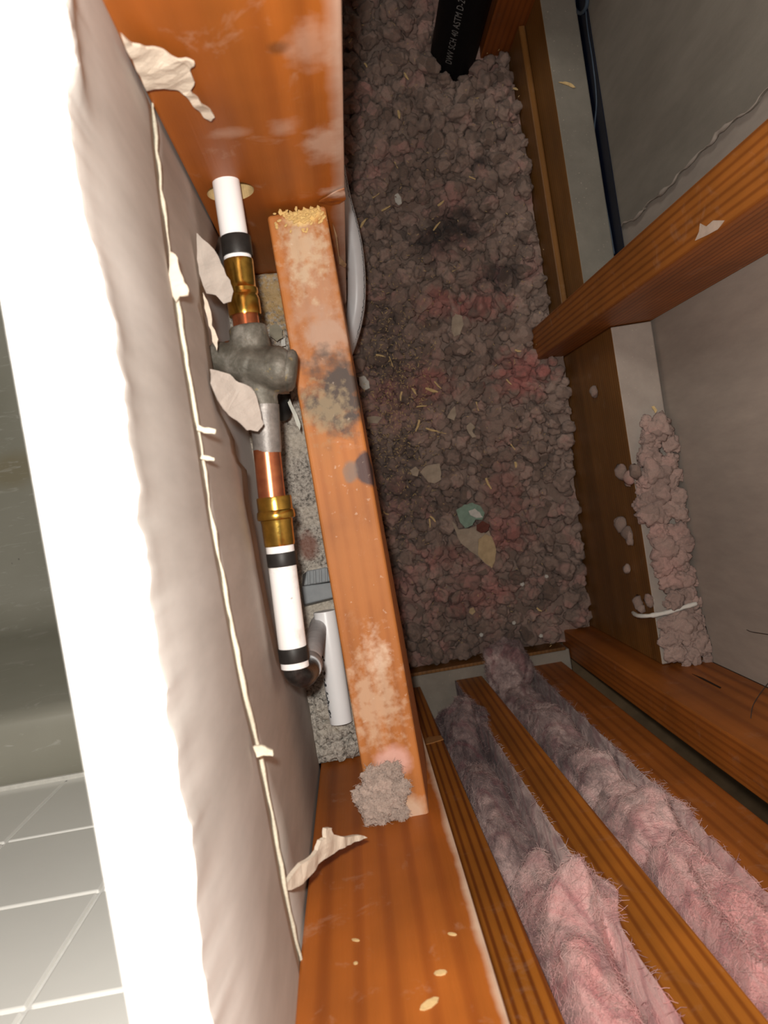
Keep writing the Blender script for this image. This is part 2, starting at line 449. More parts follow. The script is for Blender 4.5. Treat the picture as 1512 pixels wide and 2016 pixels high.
def lathe(p0, p1, prof, seg=24, bm=None):
    """prof: (t along p0->p1, radius); sharp steps by repeating t"""
    ax = p1 - p0
    bm = bm or bmesh.new()
    tg = ax.normalized(); up = Vector((0, 0, 1)) if abs(tg.z) < .9 else Vector((1, 0, 0))
    side = tg.cross(up).normalized(); up = side.cross(tg)
    rings = [[bm.verts.new(p0 + ax*t + (side*math.cos(2*math.pi*k/seg)+up*math.sin(2*math.pi*k/seg))*r) for k in range(seg)] for t, r in prof]
    for r0, r1 in zip(rings, rings[1:]):
        for k in range(seg):
            bm.faces.new((r0[k], r0[(k+1) % seg], r1[(k+1) % seg], r1[k]))
    bm.faces.new(rings[0][::-1]); bm.faces.new(rings[-1])
    return bm
def smooth_by_angle(o, ang=35):
    for p in o.data.polygons: p.use_smooth = True
    o.data.set_sharp_from_angle(angle=math.radians(ang))
    return o
def spline(pts, n=8):
    out = []; m = len(pts)
    for i in range(m-1):
        p0, p1, p2, p3 = pts[max(i-1, 0)], pts[i], pts[i+1], pts[min(i+2, m-1)]
        for k in range(n):
            t = k/n
            out.append(.5*((2*p1) + (p2-p0)*t + (2*p0-5*p1+4*p2-p3)*t*t + (3*p1-p0-3*p2+p3)*t*t*t))
    out.append(pts[-1].copy()); return out
def sheet(pts, thick, amp=.0, nscale=120, seed=0, bend=None, cuts=2, nrm=None, bm=None):
    """thin irregular sheet from an outline of 3D points, with its own curl and thickness"""
    b2 = bmesh.new()
    vs = [b2.verts.new(p) for p in pts]
    f = b2.faces.new(vs); f.normal_update()
    n = nrm or f.normal.copy()
    if n.dot(CAMP - f.calc_center_median()) < 0: n = -n
    bmesh.ops.triangulate(b2, faces=[f])
    for _ in range(cuts):
        bmesh.ops.subdivide_edges(b2, edges=b2.edges[:], cuts=1, use_grid_fill=False)
        bmesh.ops.triangulate(b2, faces=b2.faces[:])
    for v in b2.verts:
        k = noise.noise(v.co*nscale + Vector((seed, seed*2, 0)))
        v.co += n*(k*amp)
        if bend: v.co += n*bend(v.co)
    b2.normal_update()
    tops = list(b2.verts)
    res = bmesh.ops.extrude_face_region(b2, geom=b2.faces[:])
    for v in [q for q in res['geom'] if isinstance(q, bmesh.types.BMVert)]: v.co -= n*thick
    if bm is None: return b2
    me = bpy.data.meshes.new('tmp'); b2.to_mesh(me); bm.from_mesh(me); bpy.data.meshes.remove(me); b2.free()
    return bm
def scrap(name, px_pts, d, mat, thick=.0006, amp=.0015, parent=None, seed=0, dfun=None, cuts=2, nscale=120):
    pts = [P(x, y, (dfun(x, y) if dfun else d)) for x, y in px_pts]
    if cuts > 1: pts = ragged(pts + [pts[0]], 3, .0007, seed, 230)[:-1]
    return finish(name, sheet(pts, thick, amp, nscale, seed, cuts=cuts), mat, parent)
def ragged(pts, n, amp, seed, sc=60):
    out = []
    for i in range(len(pts)-1):
        for k in range(n):
            p = pts[i].lerp(pts[i+1], k/n)
            w = noise.noise_vector(p*sc + Vector((seed, 0, 0)))
            w2 = noise.noise_vector(p*sc*3.7 + Vector((seed, 5, 0)))
            out.append(p + w*amp + w2*amp*.45)
    out.append(pts[-1]); return out

# ================================================================== THE SETTING
finish('floor', boxd(-.10, .75, -.75, 1.2, 1.15, 1.18, 0), SUB)['kind'] = 'structure'

# ---- tub-side wall: two drywall sheets on edge, cut open; XB is the cavity face
XB, XF = -.060, -.0857
wl = empty('wall_left', V(XB-.012, .2, .71), 'cut open drywall of the bathtub wall with a ragged white edge', None, None, 'structure')
top_px = [(118, -140), (128, -60), (132, 30), (146, 120), (128, 175), (134, 230), (138, 300), (163, 420), (186, 500), (205, 570), (222, 650), (232, 720), (246, 800), (252, 870), (270, 960), (268, 1020), (285, 1080), (292, 1180), (300, 1230), (318, 1330), (324, 1400), (345, 1480), (352, 1560), (372, 1630), (380, 1720), (385, 1800), (396, 1900), (410, 1990), (420, 2060), (435, 2160)]
seam_px = [(150, -140), (180, -60), (206, 10), (246, 80), (276, 130), (297, 190), (306, 300), (318, 400), (334, 520), (350, 620), (366, 720), (390, 860), (400, 930), (414, 1020), (434, 1130), (456, 1250), (480, 1370), (508, 1480), (532, 1600), (556, 1740), (580, 1850), (606, 1962), (625, 2060), (640, 2160)]
low_px = [(415, -140), (440, 100), (470, 300), (440, 440), (424, 480), (404, 560), (398, 610), (410, 650), (416, 700), (424, 770), (438, 820), (462, 862), (466, 900), (486, 925), (490, 985), (503, 1050), (512, 1110), (530, 1200), (552, 1290), (575, 1340)]
def yat(px, py, x): return PX(px, py, x)
# upper sheet: its cut top runs level, front to back, at the edge of the opening
tp = ragged([P(x, y, .210) for x, y in top_px], 5, .0011, 1.0, 130)
for p in tp: p.z = CZ - .210
sp_ = ragged([PX(x, y, XB) for x, y in seam_px], 4, .0006, 2.0, 140)
sp_ = [Vector((XB, .60, sp_[0].z))] + sp_ + [Vector((XB, -.40, sp_[-1].z))]
ext = lambda y0, y1, n: [Vector((tp[-1].x + .0012*noise.noise(Vector((0, (y0+(y1-y0)*k/n)*90, 3))), y0+(y1-y0)*k/n, CZ-.210)) for k in range(n+1)]
tp = ext(.60, max(p.y for p in tp)+.002, 60) + tp + ext(min(p.y for p in tp)-.002, -.40, 50)
def make_upper():
    bm = bmesh.new()
    ys = sorted(tp, key=lambda p: -p.y)
    N = len(ys); rows = []
    def seam_at(y):
        for q0, q1 in zip(sp_, sp_[1:]):
            if (q0.y >= y >= q1.y): 
                t = (q0.y-y)/max(q0.y-q1.y, 1e-6); return q0.z + (q1.z-q0.z)*t
        return sp_[0].z if y > sp_[0].y else sp_[-1].z
    for i, p in enumerate(ys):
        zs = seam_at(p.y)
        col = [bm.verts.new((XF, p.y, CZ-.212)), bm.verts.new((XF+.0012, p.y, CZ-.210)), bm.verts.new((p.x-.006, p.y, CZ-.2095)), bm.verts.new((p.x, p.y, CZ-.2105)), bm.verts.new((p.x+.0003, p.y, CZ-.2125))]
        for k in range(1, 13):
            t = k/12
            z = (CZ-.2125)*(1-t) + zs*t
            bow = .0015*math.sin(math.pi*t) + .0009*noise.noise(Vector((p.y*6, t*2, 4.2)))
            x = (p.x+.0003)*(1-min(1, t*5)) + (XB+bow*(1 if t < 1 else .4))*min(1, t*5)
            col.append(bm.verts.new((x, p.y, z)))
        col.append(bm.verts.new((XB-.0125, p.y, zs))); col.append(bm.verts.new((XB-.0125, p.y, CZ-.230))); col.append(bm.verts.new((XF, p.y, CZ-.230)))
        rows.append(col)
    for r0, r1 in zip(rows, rows[1:]):
        n = len(r0)
        for k in range(n):
            f = bm.faces.new((r0[k], r0[(k+1) % n], r1[(k+1) % n], r1[k]))
            f.material_index = 0 if k in (0, 1, 2) else (1 if k < n-4 else 0)
            f.smooth = k >= 4
    bm.faces.new(rows[0]); bm.faces.new(rows[-1][::-1])
    return bm
o = finish('drywall_sheet', make_upper(), [GYPSUM, DRY_BACK], wl); tag(o, 'upper drywall sheet with bright cut top edge and grey paper back')
# lower sheet: back paper from the seam down, broken away around the valve
lowpts = ragged([PX(x, y, XB-.0012) for x, y in low_px], 5, .0016, 3.0, 120)
lowpts += [V(XB-.0012, -.16, .66), V(XB-.0012, -.30, .68), V(XB-.0012, -.42, .68)]
bm = bmesh.new()
tops = [Vector((XB-.0012, p.y, p.z+.004)) for p in sp_]
def interp_z(line, y):
    for q0, q1 in zip(line, line[1:]):
        if (q0.y-y)*(q1.y-y) <= 0 and abs(q0.y-q1.y) > 1e-7:
            t = (q0.y-y)/(q0.y-q1.y); return q0.z + (q1.z-q0.z)*t
    return line[0].z if y > line[0].y else line[-1].z
ys = [sp_[0].y + (sp_[-1].y - sp_[0].y)*i/240 for i in range(241)]
rows = []
for y in ys:
    zt = interp_z(tops, y); zb = min(interp_z(lowpts, y), zt-.004)
    c = []
    for k in range(7):
        t = k/6; z = zt + (zb-zt)*t
        x = XB-.0012 + .0012*noise.noise(Vector((y*11, z*7, 9)))
        c.append(bm.verts.new((x, y, z)))
    c.append(bm.verts.new((XB-.011, y, zb))); c.append(bm.verts.new((XB-.011, y, zt)))
    rows.append(c)
for r0, r1 in zip(rows, rows[1:]):
    n = len(r0)
    for k in range(n):
        f = bm.faces.new((r0[k], r0[(k+1) % n], r1[(k+1) % n], r1[k])); f.material_index = 1 if k == 6 else 0; f.smooth = k < 6
bm.faces.new(rows[0]); bm.faces.new(rows[-1][::-1])
o = finish('drywall_sheet', bm, [DRY_LOW, GYPSUM], wl); tag(o, 'lower drywall sheet broken away around the pipes')
# painted bathroom face
o = finish('wall_facing', boxd(XF, XB-.0135, -.219, 1.3, .2305, .70, .0005), PAINT, wl)
# pale paper edge along the seam
pts = [p + Vector((.0007, 0, 0)) for p in sp_]
rad = [max(.0003, (.0006 if p.y > -.02 else .0010) + .0008*noise.noise(p*70)) for p in pts]
o = finish('seam_paper', tube(pts, rad, 6), PAPER_C, wl, True); tag(o, 'pale torn paper edge along the drywall seam')
# torn paper flaps hanging from the wall
flaps = [
 ('large torn paper flap with a thin tail over the stud', [(236, 72), (262, 90), (301, 101), (340, 112), (382, 126), (374, 146), (385, 164), (374, 178), (398, 206), (422, 231), (414, 240), (402, 234), (384, 212), (367, 188), (346, 180), (322, 173), (290, 180), (268, 140)], lambda x, y: CZ - PY(x, y, .1835 - .004*max(0, min(1, (330-x)/90))).z, PAPER, .0012),
 ('curled paper tab on the seam beside the upper brass fitting', [(334, 495), (350, 508), (354, 530), (362, 552), (372, 568), (369, 580), (354, 584), (346, 594), (337, 580), (333, 540)], lambda x, y: .322, PAPER, .0012),
 ('grey paper flap lapping the upper brass fitting', [(388, 458), (422, 491), (432, 512), (443, 536), (452, 552), (459, 573), (455, 594), (441, 596), (425, 581), (406, 579), (396, 552), (388, 510)], lambda x, y: .408, PAPER_G, .0008),
 ('broad grey paper flap in front of the valve', [(416, 727), (454, 737), (470, 753), (494, 763), (507, 787), (515, 819), (518, 835), (507, 849), (486, 847), (467, 829), (452, 818), (438, 800), (424, 780), (414, 755)], lambda x, y: .386 + .00016*(x-416), PAPER_G, .0008),
 ('twisted strip of torn paper lying out over the lower stud', [(556, 1756), (564, 1740), (594, 1702), (625, 1675), (632, 1655), (641, 1648), (644, 1632), (654, 1631), (659, 1643), (675, 1649), (695, 1647), (717, 1645), (723, 1649), (699, 1659), (677, 1668), (650, 1685), (621, 1712), (596, 1740), (572, 1753)], lambda x, y: .349 + .00040*(x-560), PAPER, .0022),
 ('short paper nub on the seam above the lower stud', [(498, 1470), (512, 1466), (524, 1472), (538, 1478), (537, 1487), (520, 1488), (504, 1492)], lambda x, y: .320, PAPER_C, .0018),
 ('thin paper curl crossing the seam, upper of two', [(388, 838), (404, 842), (424, 846), (424, 853), (402, 852), (388, 848)], lambda x, y: .318, PAPER_C, .0014),
 ('thin paper curl crossing the seam, lower of two', [(396, 896), (408, 898), (420, 900), (420, 906), (406, 905), (395, 903)], lambda x, y: .318, PAPER_C, .0014),
 ('small torn tab on the lower sheet edge', [(400, 575), (412, 600), (418, 640), (430, 668), (426, 690), (419, 672), (412, 640), (402, 604)], lambda x, y: .405, PAPER, .0008),
]
for i, (lab, pp, df, mt, th) in enumerate(flaps):
    o = scrap('torn_paper', pp, 0, mt, th, .0016, wl, i*3.7, df); tag(o, lab)
# lump of plaster stuck on the cut edge
bm = bmesh.new(); bmesh.ops.create_icosphere(bm, subdivisions=3, radius=1)
c0 = P(112, 60, .2085)
for v in bm.verts:
    k = 1 + .35*noise.noise(v.co*1.7)
    v.co = Vector((v.co.x*.0045*k, v.co.y*.0105*k, v.co.z*.0028*k)) + c0
o = finish('plaster_lump', bm, GYPSUM, wl, True)

# ---- tiled end wall of the bath
we = empty('wall_end', V(-.5, -.235, .71), 'white tiled end wall above the bathtub', None, None, 'structure')
finish('grout_bed', boxd(-.95, XF+.0005, -.240, -.2225, -.5, .712, 0), GROUT, we)
xb = [-.0862] + [-.195+.1085*k for k in range(0, -7, -1)]
db = [.7115, .582, .474, .366, .258, .150, .042, -.066, -.174, -.282, -.39]
tile_cache = {}
for i in range(len(xb)-1):
    for j in range(len(db)-1):
        x1, x0 = xb[i]-.0013, xb[i+1]+.0013
        d1, d0 = db[j]-.0013, db[j+1]+.0013
        key = (round(x1-x0, 4), round(d1-d0, 4))
        if key in tile_cache:
            o = tile_cache[key].copy(); COL.objects.link(o)
            o.location = Vector(((x0+x1)/2, -.2235, CZ-d1)) - world_loc(we)
        else:
            o = finish('wall_tile', boxd(x0, x1, -.2265, -.2205, d0, d1, .0012), TILE, we)
            tile_cache[key] = o

finish('caulk_line', boxd(-.80, XF-.001, -.2215, -.2165, .7075, .7125, .0008), CAULK, we)
# ---- far side wall
XR = .356
o = finish('wall_right', boxd(XR, XR+.0125, -.2415, .80, -.40, .93, 0), DRY_R); tag(o, 'grey drywall of the room on the far side', None, None, 'structure')
wr = o
# thin loose panel with a ragged edge between the far studs
edge = [(1208, 462), (1228, 440), (1248, 432), (1266, 412), (1276, 398), (1300, 382), (1322, 364), (1338, 338), (1352, 330), (1376, 300), (1398, 284), (1412, 262), (1440, 240), (1462, 226), (1484, 206), (1506, 178), (1540, 150), (1600, 90)]
e3 = ragged([PX(x, y, XR-.004) for x, y in edge], 4, .0016, 6.0, 90)
pb = [PX(x, y, XR-.004) for x, y in [(1148, -130), (1146, -40), (1154, 0), (1162, 100), (1170, 200), (1167, 268), (1180, 350), (1194, 430)]]
for p in e3: p.x = XR-.004
poly = e3 + [V(XR-.004, .55, .05), V(XR-.004, .80, .05)] + pb
b2 = bmesh.new(); f = b2.faces.new([b2.verts.new(p) for p in poly])
r = bmesh.ops.extrude_face_region(b2, geom=[f])
for v in [g for g in r['geom'] if isinstance(g, bmesh.types.BMVert)]: v.co.x += .0025
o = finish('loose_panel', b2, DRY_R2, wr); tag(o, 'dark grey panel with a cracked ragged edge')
# crack fringe of torn fibres along that edge
bm = bmesh.new()
pts = [p + Vector((-.0003, 0, 0)) for p in e3]
tube(pts, [max(.0003, .0012+.0024*noise.noise(p*75)) for p in pts], 6, bm)
o = finish('crack_fringe', bm, DRY_R, wr, True)
# backing behind the batts
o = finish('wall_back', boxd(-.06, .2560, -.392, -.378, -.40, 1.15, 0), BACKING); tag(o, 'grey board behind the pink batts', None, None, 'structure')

o = finish('wall_gap_closing', boxd(-.10, .75, -.76, -.745, -.40, 1.15, 0), BACKING); tag(o, 'board added deep behind the gap to keep it dark', None, None, 'structure')  # unseen closing board, put in so the gap stays dark
# ================================================================== STUDS AND BLOCKING
def stud(label, mat, x0, x1, y0, y1, dtop, dbot, name='wall_stud', lean=(0, 0), bev=.0016):
    bot = [V(x, y, dbot) for x, y in ((x0, y0), (x1, y0), (x1, y1), (x0, y1))]
    top = [V(x+lean[0], y+lean[1], dtop) for x, y in ((x0, y0), (x1, y0), (x1, y1), (x0, y1))]
    o = finish(name, hexa(bot, top, bev), mat)
    return tag(o, label, 'stud', 'framing studs')
# top stud with a drilled hole
HC = PY(454, 378, .189)
bmx = boxd(-.0598, .0283, .189, .227, -.25, 1.10, .0016)
s_top = finish('wall_stud', bmx, WOOD_TOP)
cut = finish('cutter', lathe(Vector((HC.x, .15, HC.z)), Vector((HC.x, .25, HC.z)), [(0, .0140), (1, .0140)], 40), SHAV)
md = s_top.modifiers.new('b', 'BOOLEAN'); md.object = cut; md.operation = 'DIFFERENCE'; md.solver = 'EXACT'
bpy.context.view_layer.update()
me = bpy.data.meshes.new_from_object(s_top.evaluated_get(bpy.context.evaluated_depsgraph_get()))
s_top.modifiers.clear(); s_top.data = me
bpy.data.objects.remove(cut, do_unlink=True)
me.materials.append(SHAV) if len(me.materials) < 2 else None
for p in me.polygons:
    c = p.center + s_top.location
    if .190 < c.y < .226 and (Vector((c.x-HC.x, c.z-HC.z)).length < .0150): p.material_index = len(me.materials)-1
tag(s_top, 'wide orange stud with a drilled hole for the white pipe', 'stud', 'framing studs')
# splinters peeling off its corner
scr = [PY(628, 398, .1875), PY(650, 384, .187), PY(678, 372, .1865), PY(681, 392, .1865), PY(668, 402, .187), PY(645, 404, .1875)]
o = finish('splinter', sheet(scr, .0008, .0006, 150, 2), WOOD_TOP, s_top)
scr = [PY(655, 440, .184), PY(661, 470, .182), PY(668, 520, .184), PY(680, 528, .186), PY(682, 520, .186), PY(668, 505, .184), PY(664, 465, .182)]
o = finish('splinter', sheet(scr, .0008, .0004, 150, 5), plain('fresh_splinter', (.60, .40, .22), .7), s_top)
# lower-left stud
s_low = stud('wide smooth stud with a pale edge at the bottom of the photo', WOOD_LOW, -.0598, .0285, -.255, -.216, -.25, 1.10)
for i, (px, py, w, h, rot) in enumerate([(867, 1914, 26, 11, .15), (845, 1975, 44, 16, .55), (700, 1895, 9, 5, .2), (890, 1838, 18, 5, -.1), (700, 1850, 16, 5, -.1)]):
    pp = [PY(px + w*math.cos(k*math.pi/4)*math.cos(rot)*.5 + h*.5*math.sin(k*math.pi/4)*math.sin(rot), py - w*.5*math.cos(k*math.pi/4)*math.sin(rot) + h*.5*math.sin(k*math.pi/4)*math.cos(rot), -.2154) for k in range(8)]
    o = finish('splinter', sheet(pp, .0005, .0002, 200, i, cuts=1), SHAV, s_low)
# row of studs facing us
s1 = stud('straight grained stud edge right beside the wide smooth stud', WOOD_EDGE, .0155, .0535, -.370, -.280, -.25, 1.036, lean=(.020, 0))
pp = [PY(x, y, -.279) for x, y in ((824, 1460), (845, 1450), (868, 1448), (873, 1455), (850, 1462), (832, 1466))]
finish('splinter', sheet(pp, .001, .0004, 150, 3, cuts=1), plain('pale_chip_wood', (.42, .19, .06), .7), s1)
s2 = stud('straight grained stud between the two pink batts', WOOD_MID, .1034, .1410, -.370, -.280, -.25, 1.036, lean=(.0285, 0))
s3 = stud('smooth brown board beside the black gap', WOOD_BEAM, .2110, .2555, -.370, -.280, -.25, 1.040, bev=.0012)
s4 = stud('brown stud against the grey wall at the lower right', WOOD_BEAM, .270, XR-.0008, -.2795, -.241, -.25, 1.075)
pp = [PY(x, y, -.2405) for x, y in ((1362, 1326), (1385, 1335), (1420, 1353), (1418, 1355), (1384, 1338))]
finish('crack', sheet(pp, .0003, 0, 100, 0, cuts=0), plain('crack_dark', (.03, .012, .005), .9), s4)
s5 = stud('orange brown stud jutting in from the right edge of the photo', WOOD_RIGHT, .270, XR-.0008, .1327, .1733, -.25, 1.10)
pp = [PX(x, y, .2694) for x, y in ((1368, 474), (1376, 456), (1378, 440), (1390, 446), (1404, 434), (1426, 434), (1412, 452), (1390, 464))]
finish('plaster_smear', sheet(pp, .0004, .0002, 200, 1, cuts=1), plain('pale_plaster', (.66, .52, .42), .9), s5)
s6 = stud('dark red brown stud behind the black drain pipe', WOOD_DARK, .262, XR-.0008, .535, .574, -.1, 1.10)

def blocking(label, y0, y1, x0, x1, dtop, dbot, topmat):
    o = finish('blocking_board', boxd(x0, x1, y0, y1, dtop, dbot, .0015), [WOOD_BLOCK, topmat])
    for p in o.data.polygons:
        if p.normal.z > .8 and p.center.z > .05: p.material_index = 1
    return tag(o, label, 'blocking')
bA = blocking('dusty grey topped blocking board between the drain pipe stud and the right stud', .1745, .534, .307, .3480, .866, 1.10, DUST_A)
bB = blocking('blocking board with pale dusty top below the right stud', -.2400, .1318, .307, .3525, .804, 1.10, DUST_B)
# thin furring against the far blocking
o = finish('furring_strip', boxd(.2985, .3064, .1745, .534, .93, 1.10, .001), WOOD_BLOCK); tag(o, 'narrow dark strip along the foot of the dusty blocking', 'strip')
# plate the row of studs stands on
o = finish('gap_dark_sheet', boxd(.2565, .2690, -.3745, -.372, -.25, 1.036, 0), plain('gap_black', (.012, .013, .010), .95, var=.3, scale=90)); tag(o, 'black sheet added inside the gap to darken it', 'paper')  # added black sheet, stands in for the shade between the two studs
bp = finish('bottom_plate', boxd(.0, .2685, -.377, -.264, 1.037, 1.08, .0015), PLATE); tag(bp, 'dusty pale plate under the row of studs', 'plate')
bp2 = finish('rim_strip', boxd(-.0, .262, -.2635, -.259, 1.030, 1.10, .0008), WOOD_BLOCK); tag(bp2, 'thin brown strip in front of the dusty plate', 'strip')

# ---- ledge with mortar below the valve
lp = finish('sole_plate', boxd(-.115, .010, -.2155, .1885, .632, .672, .002), SUB); tag(lp, 'sole plate under the mortar beside the valve', 'plate')
bm = bmesh.new(); nx, ny = 60, 200; g = []
for j in range(ny+1):
    y = -.2150 + (.1880+.2150)*j/ny; row = []
    for i in range(nx+1):
        x = -.114 + .126*i/nx
        h = .0035*noise.noise(Vector((x*60, y*60, 1))) + .002*noise.noise(Vector((x*170, y*170, 4)))
        k = max(0, min(1, (-.085-y)/.05))             # lumpy at the lower end
        h += k*(.006*abs(noise.noise(Vector((x*75, y*75, 7)))) + .010)
        h += .010*math.exp(-(((x+.052)/.02)**2 + ((y-.155)/.05)**2))
        row.append(bm.verts.new((x, y, CZ-.626+h)))
    g.append(row)
for j in range(ny):
    for i in range(nx): bm.faces.new((g[j][i], g[j][i+1], g[j+1][i+1], g[j+1][i]))
bnd = [g[0][i] for i in range(nx+1)] + [g[j][nx] for j in range(1, ny+1)] + [g[ny][i] for i in range(nx-1, -1, -1)] + [g[j][0] for j in range(ny-1, 0, -1)]
lo = [bm.verts.new((v.co.x, v.co.y, CZ-.632)) for v in bnd]
for i in range(len(bnd)):
    j = (i+1) % len(bnd); bm.faces.new((bnd[i], bnd[j], lo[j], lo[i]))
o = finish('mortar_bed', bm, MORTAR, None, True); tag(o, 'crumbly grey mortar on the ledge below the valve', 'mortar')
# mortar slops over the foot of the lower stud: ragged lumps
bm = bmesh.new()
for i in range(70):
    c = P(random.uniform(618, 705), random.uniform(1370, 1500), .612)
    if c.y < -.2085: c.y = -.2085
    if c.x < -.054: c.x = -.054
    r = random.uniform(.0018, .0055)
    mtx = Matrix.Translation(c) @ Matrix.Rotation(random.random()*6, 4, 'Z') @ Matrix.Diagonal((r*1.3, r, r*.8, 1))
    b3 = bmesh.ops.create_icosphere(bm, subdivisions=2, radius=1, matrix=mtx)
    for v in b3['verts']: v.co += (v.co-c)*(.45*noise.noise(v.co*260))
o = finish('mortar_crumbs', bm, MORTAR); tag(o, 'loose mortar crumbs at the foot of the wide smooth stud', 'mortar', None, 'stuff')

# ================================================================== LOOSE BOARD
tA, tB, tC, tD = P(525, 424, .488), P(640, 403, .488), P(851, 1640, .488), P(738, 1664, .488)
bA_, bB_, bC_, bD_ = P(556, 470, .590), P(655, 450, .590), P(838, 1512, .590), P(742, 1540, .590)
bB_.x = tB.x + .0035; bA_.x = tA.x + .004
bC_.x = tC.x + .0085; bD_.x = tD.x + .006
bA_.y = tA.y; bB_.y = tB.y; bC_.y = tC.y+.001; bD_.y = tD.y+.001
# the lower end rests on the ledge just short of the stud
def board():
    bm = hexa([bD_, bC_, bB_, bA_], [tD, tC, tB, tA], .0022, 3)
    return bm
lb = finish('loose_board', board(), WOOD_BOARD); tag(lb, 'stained loose board lying along the cavity beside the valve', 'board')
# crumbs of sawdust on its sawn end
bm = bmesh.new()
for i in range(150):
    c = P(random.gauss(590, 26), random.gauss(420, 15), .4872)
    if not (tA.x+.002 < c.x < tB.x-.002) or c.y > max(tA.y, tB.y): continue
    r = random.uniform(.0004, .0012)
    bmesh.ops.create_icosphere(bm, subdivisions=1, radius=1, matrix=Matrix.Translation(c) @ Matrix.Rotation(random.random()*6, 4, 'Z') @ Matrix.Diagonal((r*1.8, r, r, 1)))
o = finish('sawdust', bm, plain('fresh_sawdust', (.72, .50, .20), .9)); tag(o, 'yellow sawdust on the sawn end of the loose board', 'sawdust', None, 'stuff')

# ================================================================== VALVE AND PIPES
DV = .436
va = empty('shower_valve', P(505, 715, DV+.02), 'bronze shower valve with brass fittings and white pipe stubs', 'valve')
def ax(px, py, d=DV): return P(px, py, d)
def part(name, bm, mat, lab=None, parent=va, ang=35):
    o = finish(name, bm, mat, parent); smooth_by_angle(o, ang)
    if lab: tag(o, lab)
    return o
def R_(px): return px*DV/F
p_h = Vector((HC.x-.0004, .300, HC.z)); p0 = ax(454, 378)
part('pipe', lathe(p_h, ax(470, 522), [(0, R_(26.5)), (1, R_(26.5))], 32), PEX, 'white plastic pipe through the stud hole')
part('crimp_ring', lathe(ax(463.5, 467), ax(468.5, 505), [(0, R_(26.5)), (0, R_(28.5)), (.06, R_(29.3)), (.94, R_(29.3)), (1, R_(28.5)), (1, R_(26.5))], 32), RING, 'black ring on the upper white pipe')
part('brass_fitting', lathe(ax(469, 513), ax(483, 622), [(0, R_(25)), (0, R_(28)), (.03, R_(28.8)), (.10, R_(28.5)), (.42, R_(27.5)), (.50, R_(28)), (.53, R_(30.5)), (.60, R_(30.8)), (.635, R_(28.3)), (.68, R_(30.5)), (.74, R_(31.5)), (.95, R_(31.5)), (1, R_(30.5)), (1, R_(24))], 36), BRASS, 'upper brass crimp fitting')
part('copper_stub', lathe(ax(481, 612), ax(487, 652), [(0, R_(25.5)), (1, R_(25.5))], 28), COPPER)
# cast body: metaball-like union of lobes by lofting with remesh
def valve_body():
    bm = bmesh.new()
    def cap(p, q, r0, r1, n=8):
        tube([p.lerp(q, k/n) for k in range(n+1)], [r0+(r1-r0)*k/n for k in range(n+1)], 24, bm)
    def ball(p, r, s=(1, 1, 1)):
        bmesh.ops.create_uvsphere(bm, u_segments=24, v_segments=14, radius=1, matrix=Matrix.Translation(p) @ Matrix.Diagonal((r*s[0], r*s[1], r*s[2], 1)))
    cap(ax(487, 643), ax(498, 700), R_(37), R_(38))
    cap(ax(498, 720), ax(521, 806), R_(35), R_(29))
    cap(ax(418, 700, .440), ax(500, 722, .432), R_(29), R_(40))
    cap(ax(495, 722, .432), ax(548, 727, .432), R_(36), R_(46))
    ball(ax(503, 722, .434), R_(40)); ball(ax(548, 727, .432), R_(46), (.75, 1.0, 1.0)); ball(ax(470, 715, .434), R_(30))
    me = bpy.data.meshes.new('v'); bmesh.ops.recalc_face_normals(bm, faces=bm.faces[:]); bm.to_mesh(me); bm.free()
    ob = bpy.data.objects.new('v', me); COL.objects.link(ob)
    m1 = ob.modifiers.new('r', 'REMESH'); m1.mode = 'VOXEL'; m1.voxel_size = .0011
    m2 = ob.modifiers.new('s', 'SMOOTH'); m2.iterations = 9; m2.factor = .6
    bpy.context.view_layer.update()
    me2 = bpy.data.meshes.new_from_object(ob.evaluated_get(bpy.context.evaluated_depsgraph_get()))
    bpy.data.objects.remove(ob, do_unlink=True)
    b = bmesh.new(); b.from_mesh(me2); return b
part('valve_body', valve_body(), VALVE, 'cast grey bronze cross shaped body', ang=80)
part('valve_cap', lathe(ax(566, 729, .432), ax(583, 731, .432), [(0, R_(40)), (.4, R_(41)), (.75, R_(38)), (1, R_(31)), (1, R_(2))], 32), VALVE)
part('steel_rod', lathe(ax(412, 688, .437), ax(463, 675, .437), [(0, .0022), (.9, .0022), (1, .0014)], 16), CHROME, 'shiny steel rod beside the valve body')
part('solder_joint', lathe(ax(520, 798), ax(527, 892), [(0, R_(29)), (.5, R_(28)), (.9, R_(27.8)), (1, R_(26.5))], 30), SOLDER, 'grey fluxed copper joint')
part('copper_stub', lathe(ax(525, 885), ax(536, 985), [(0, R_(26.5)), (1, R_(26.5))], 30), COPPER, 'tarnished copper stub below the valve')
part('brass_fitting', lathe(ax(539, 978), ax(551, 1074), [(0, R_(26)), (0, R_(33.3)), (.03, R_(34)), (.27, R_(34)), (.30, R_(36.5)), (.40, R_(37.5)), (.45, R_(36.5)), (.47, R_(31.5)), (.55, R_(30.5)), (.96, R_(30)), (1, R_(29)), (1, R_(24))], 36), BRASS, 'lower brass crimp fitting')
pl = part('pipe', lathe(ax(550, 1068), ax(581, 1313), [(0, R_(27.6)), (1, R_(27.6))], 32), PEX_D, 'smudged white pipe between brass fitting and elbow')
part('crimp_ring', lathe(ax(553.5, 1087), ax(557, 1114), [(0, R_(27.6)), (0, R_(29)), (.08, R_(29.8)), (.92, R_(29.8)), (1, R_(29)), (1, R_(27.6))], 32), RING, 'black ring below the lower brass fitting')
part('crimp_ring', lathe(ax(576, 1273), ax(580, 1301), [(0, R_(27.6)), (0, R_(29)), (.08, R_(29.8)), (.92, R_(29.8)), (1, R_(29)), (1, R_(27.6))], 32), RING, 'black ring above the elbow')
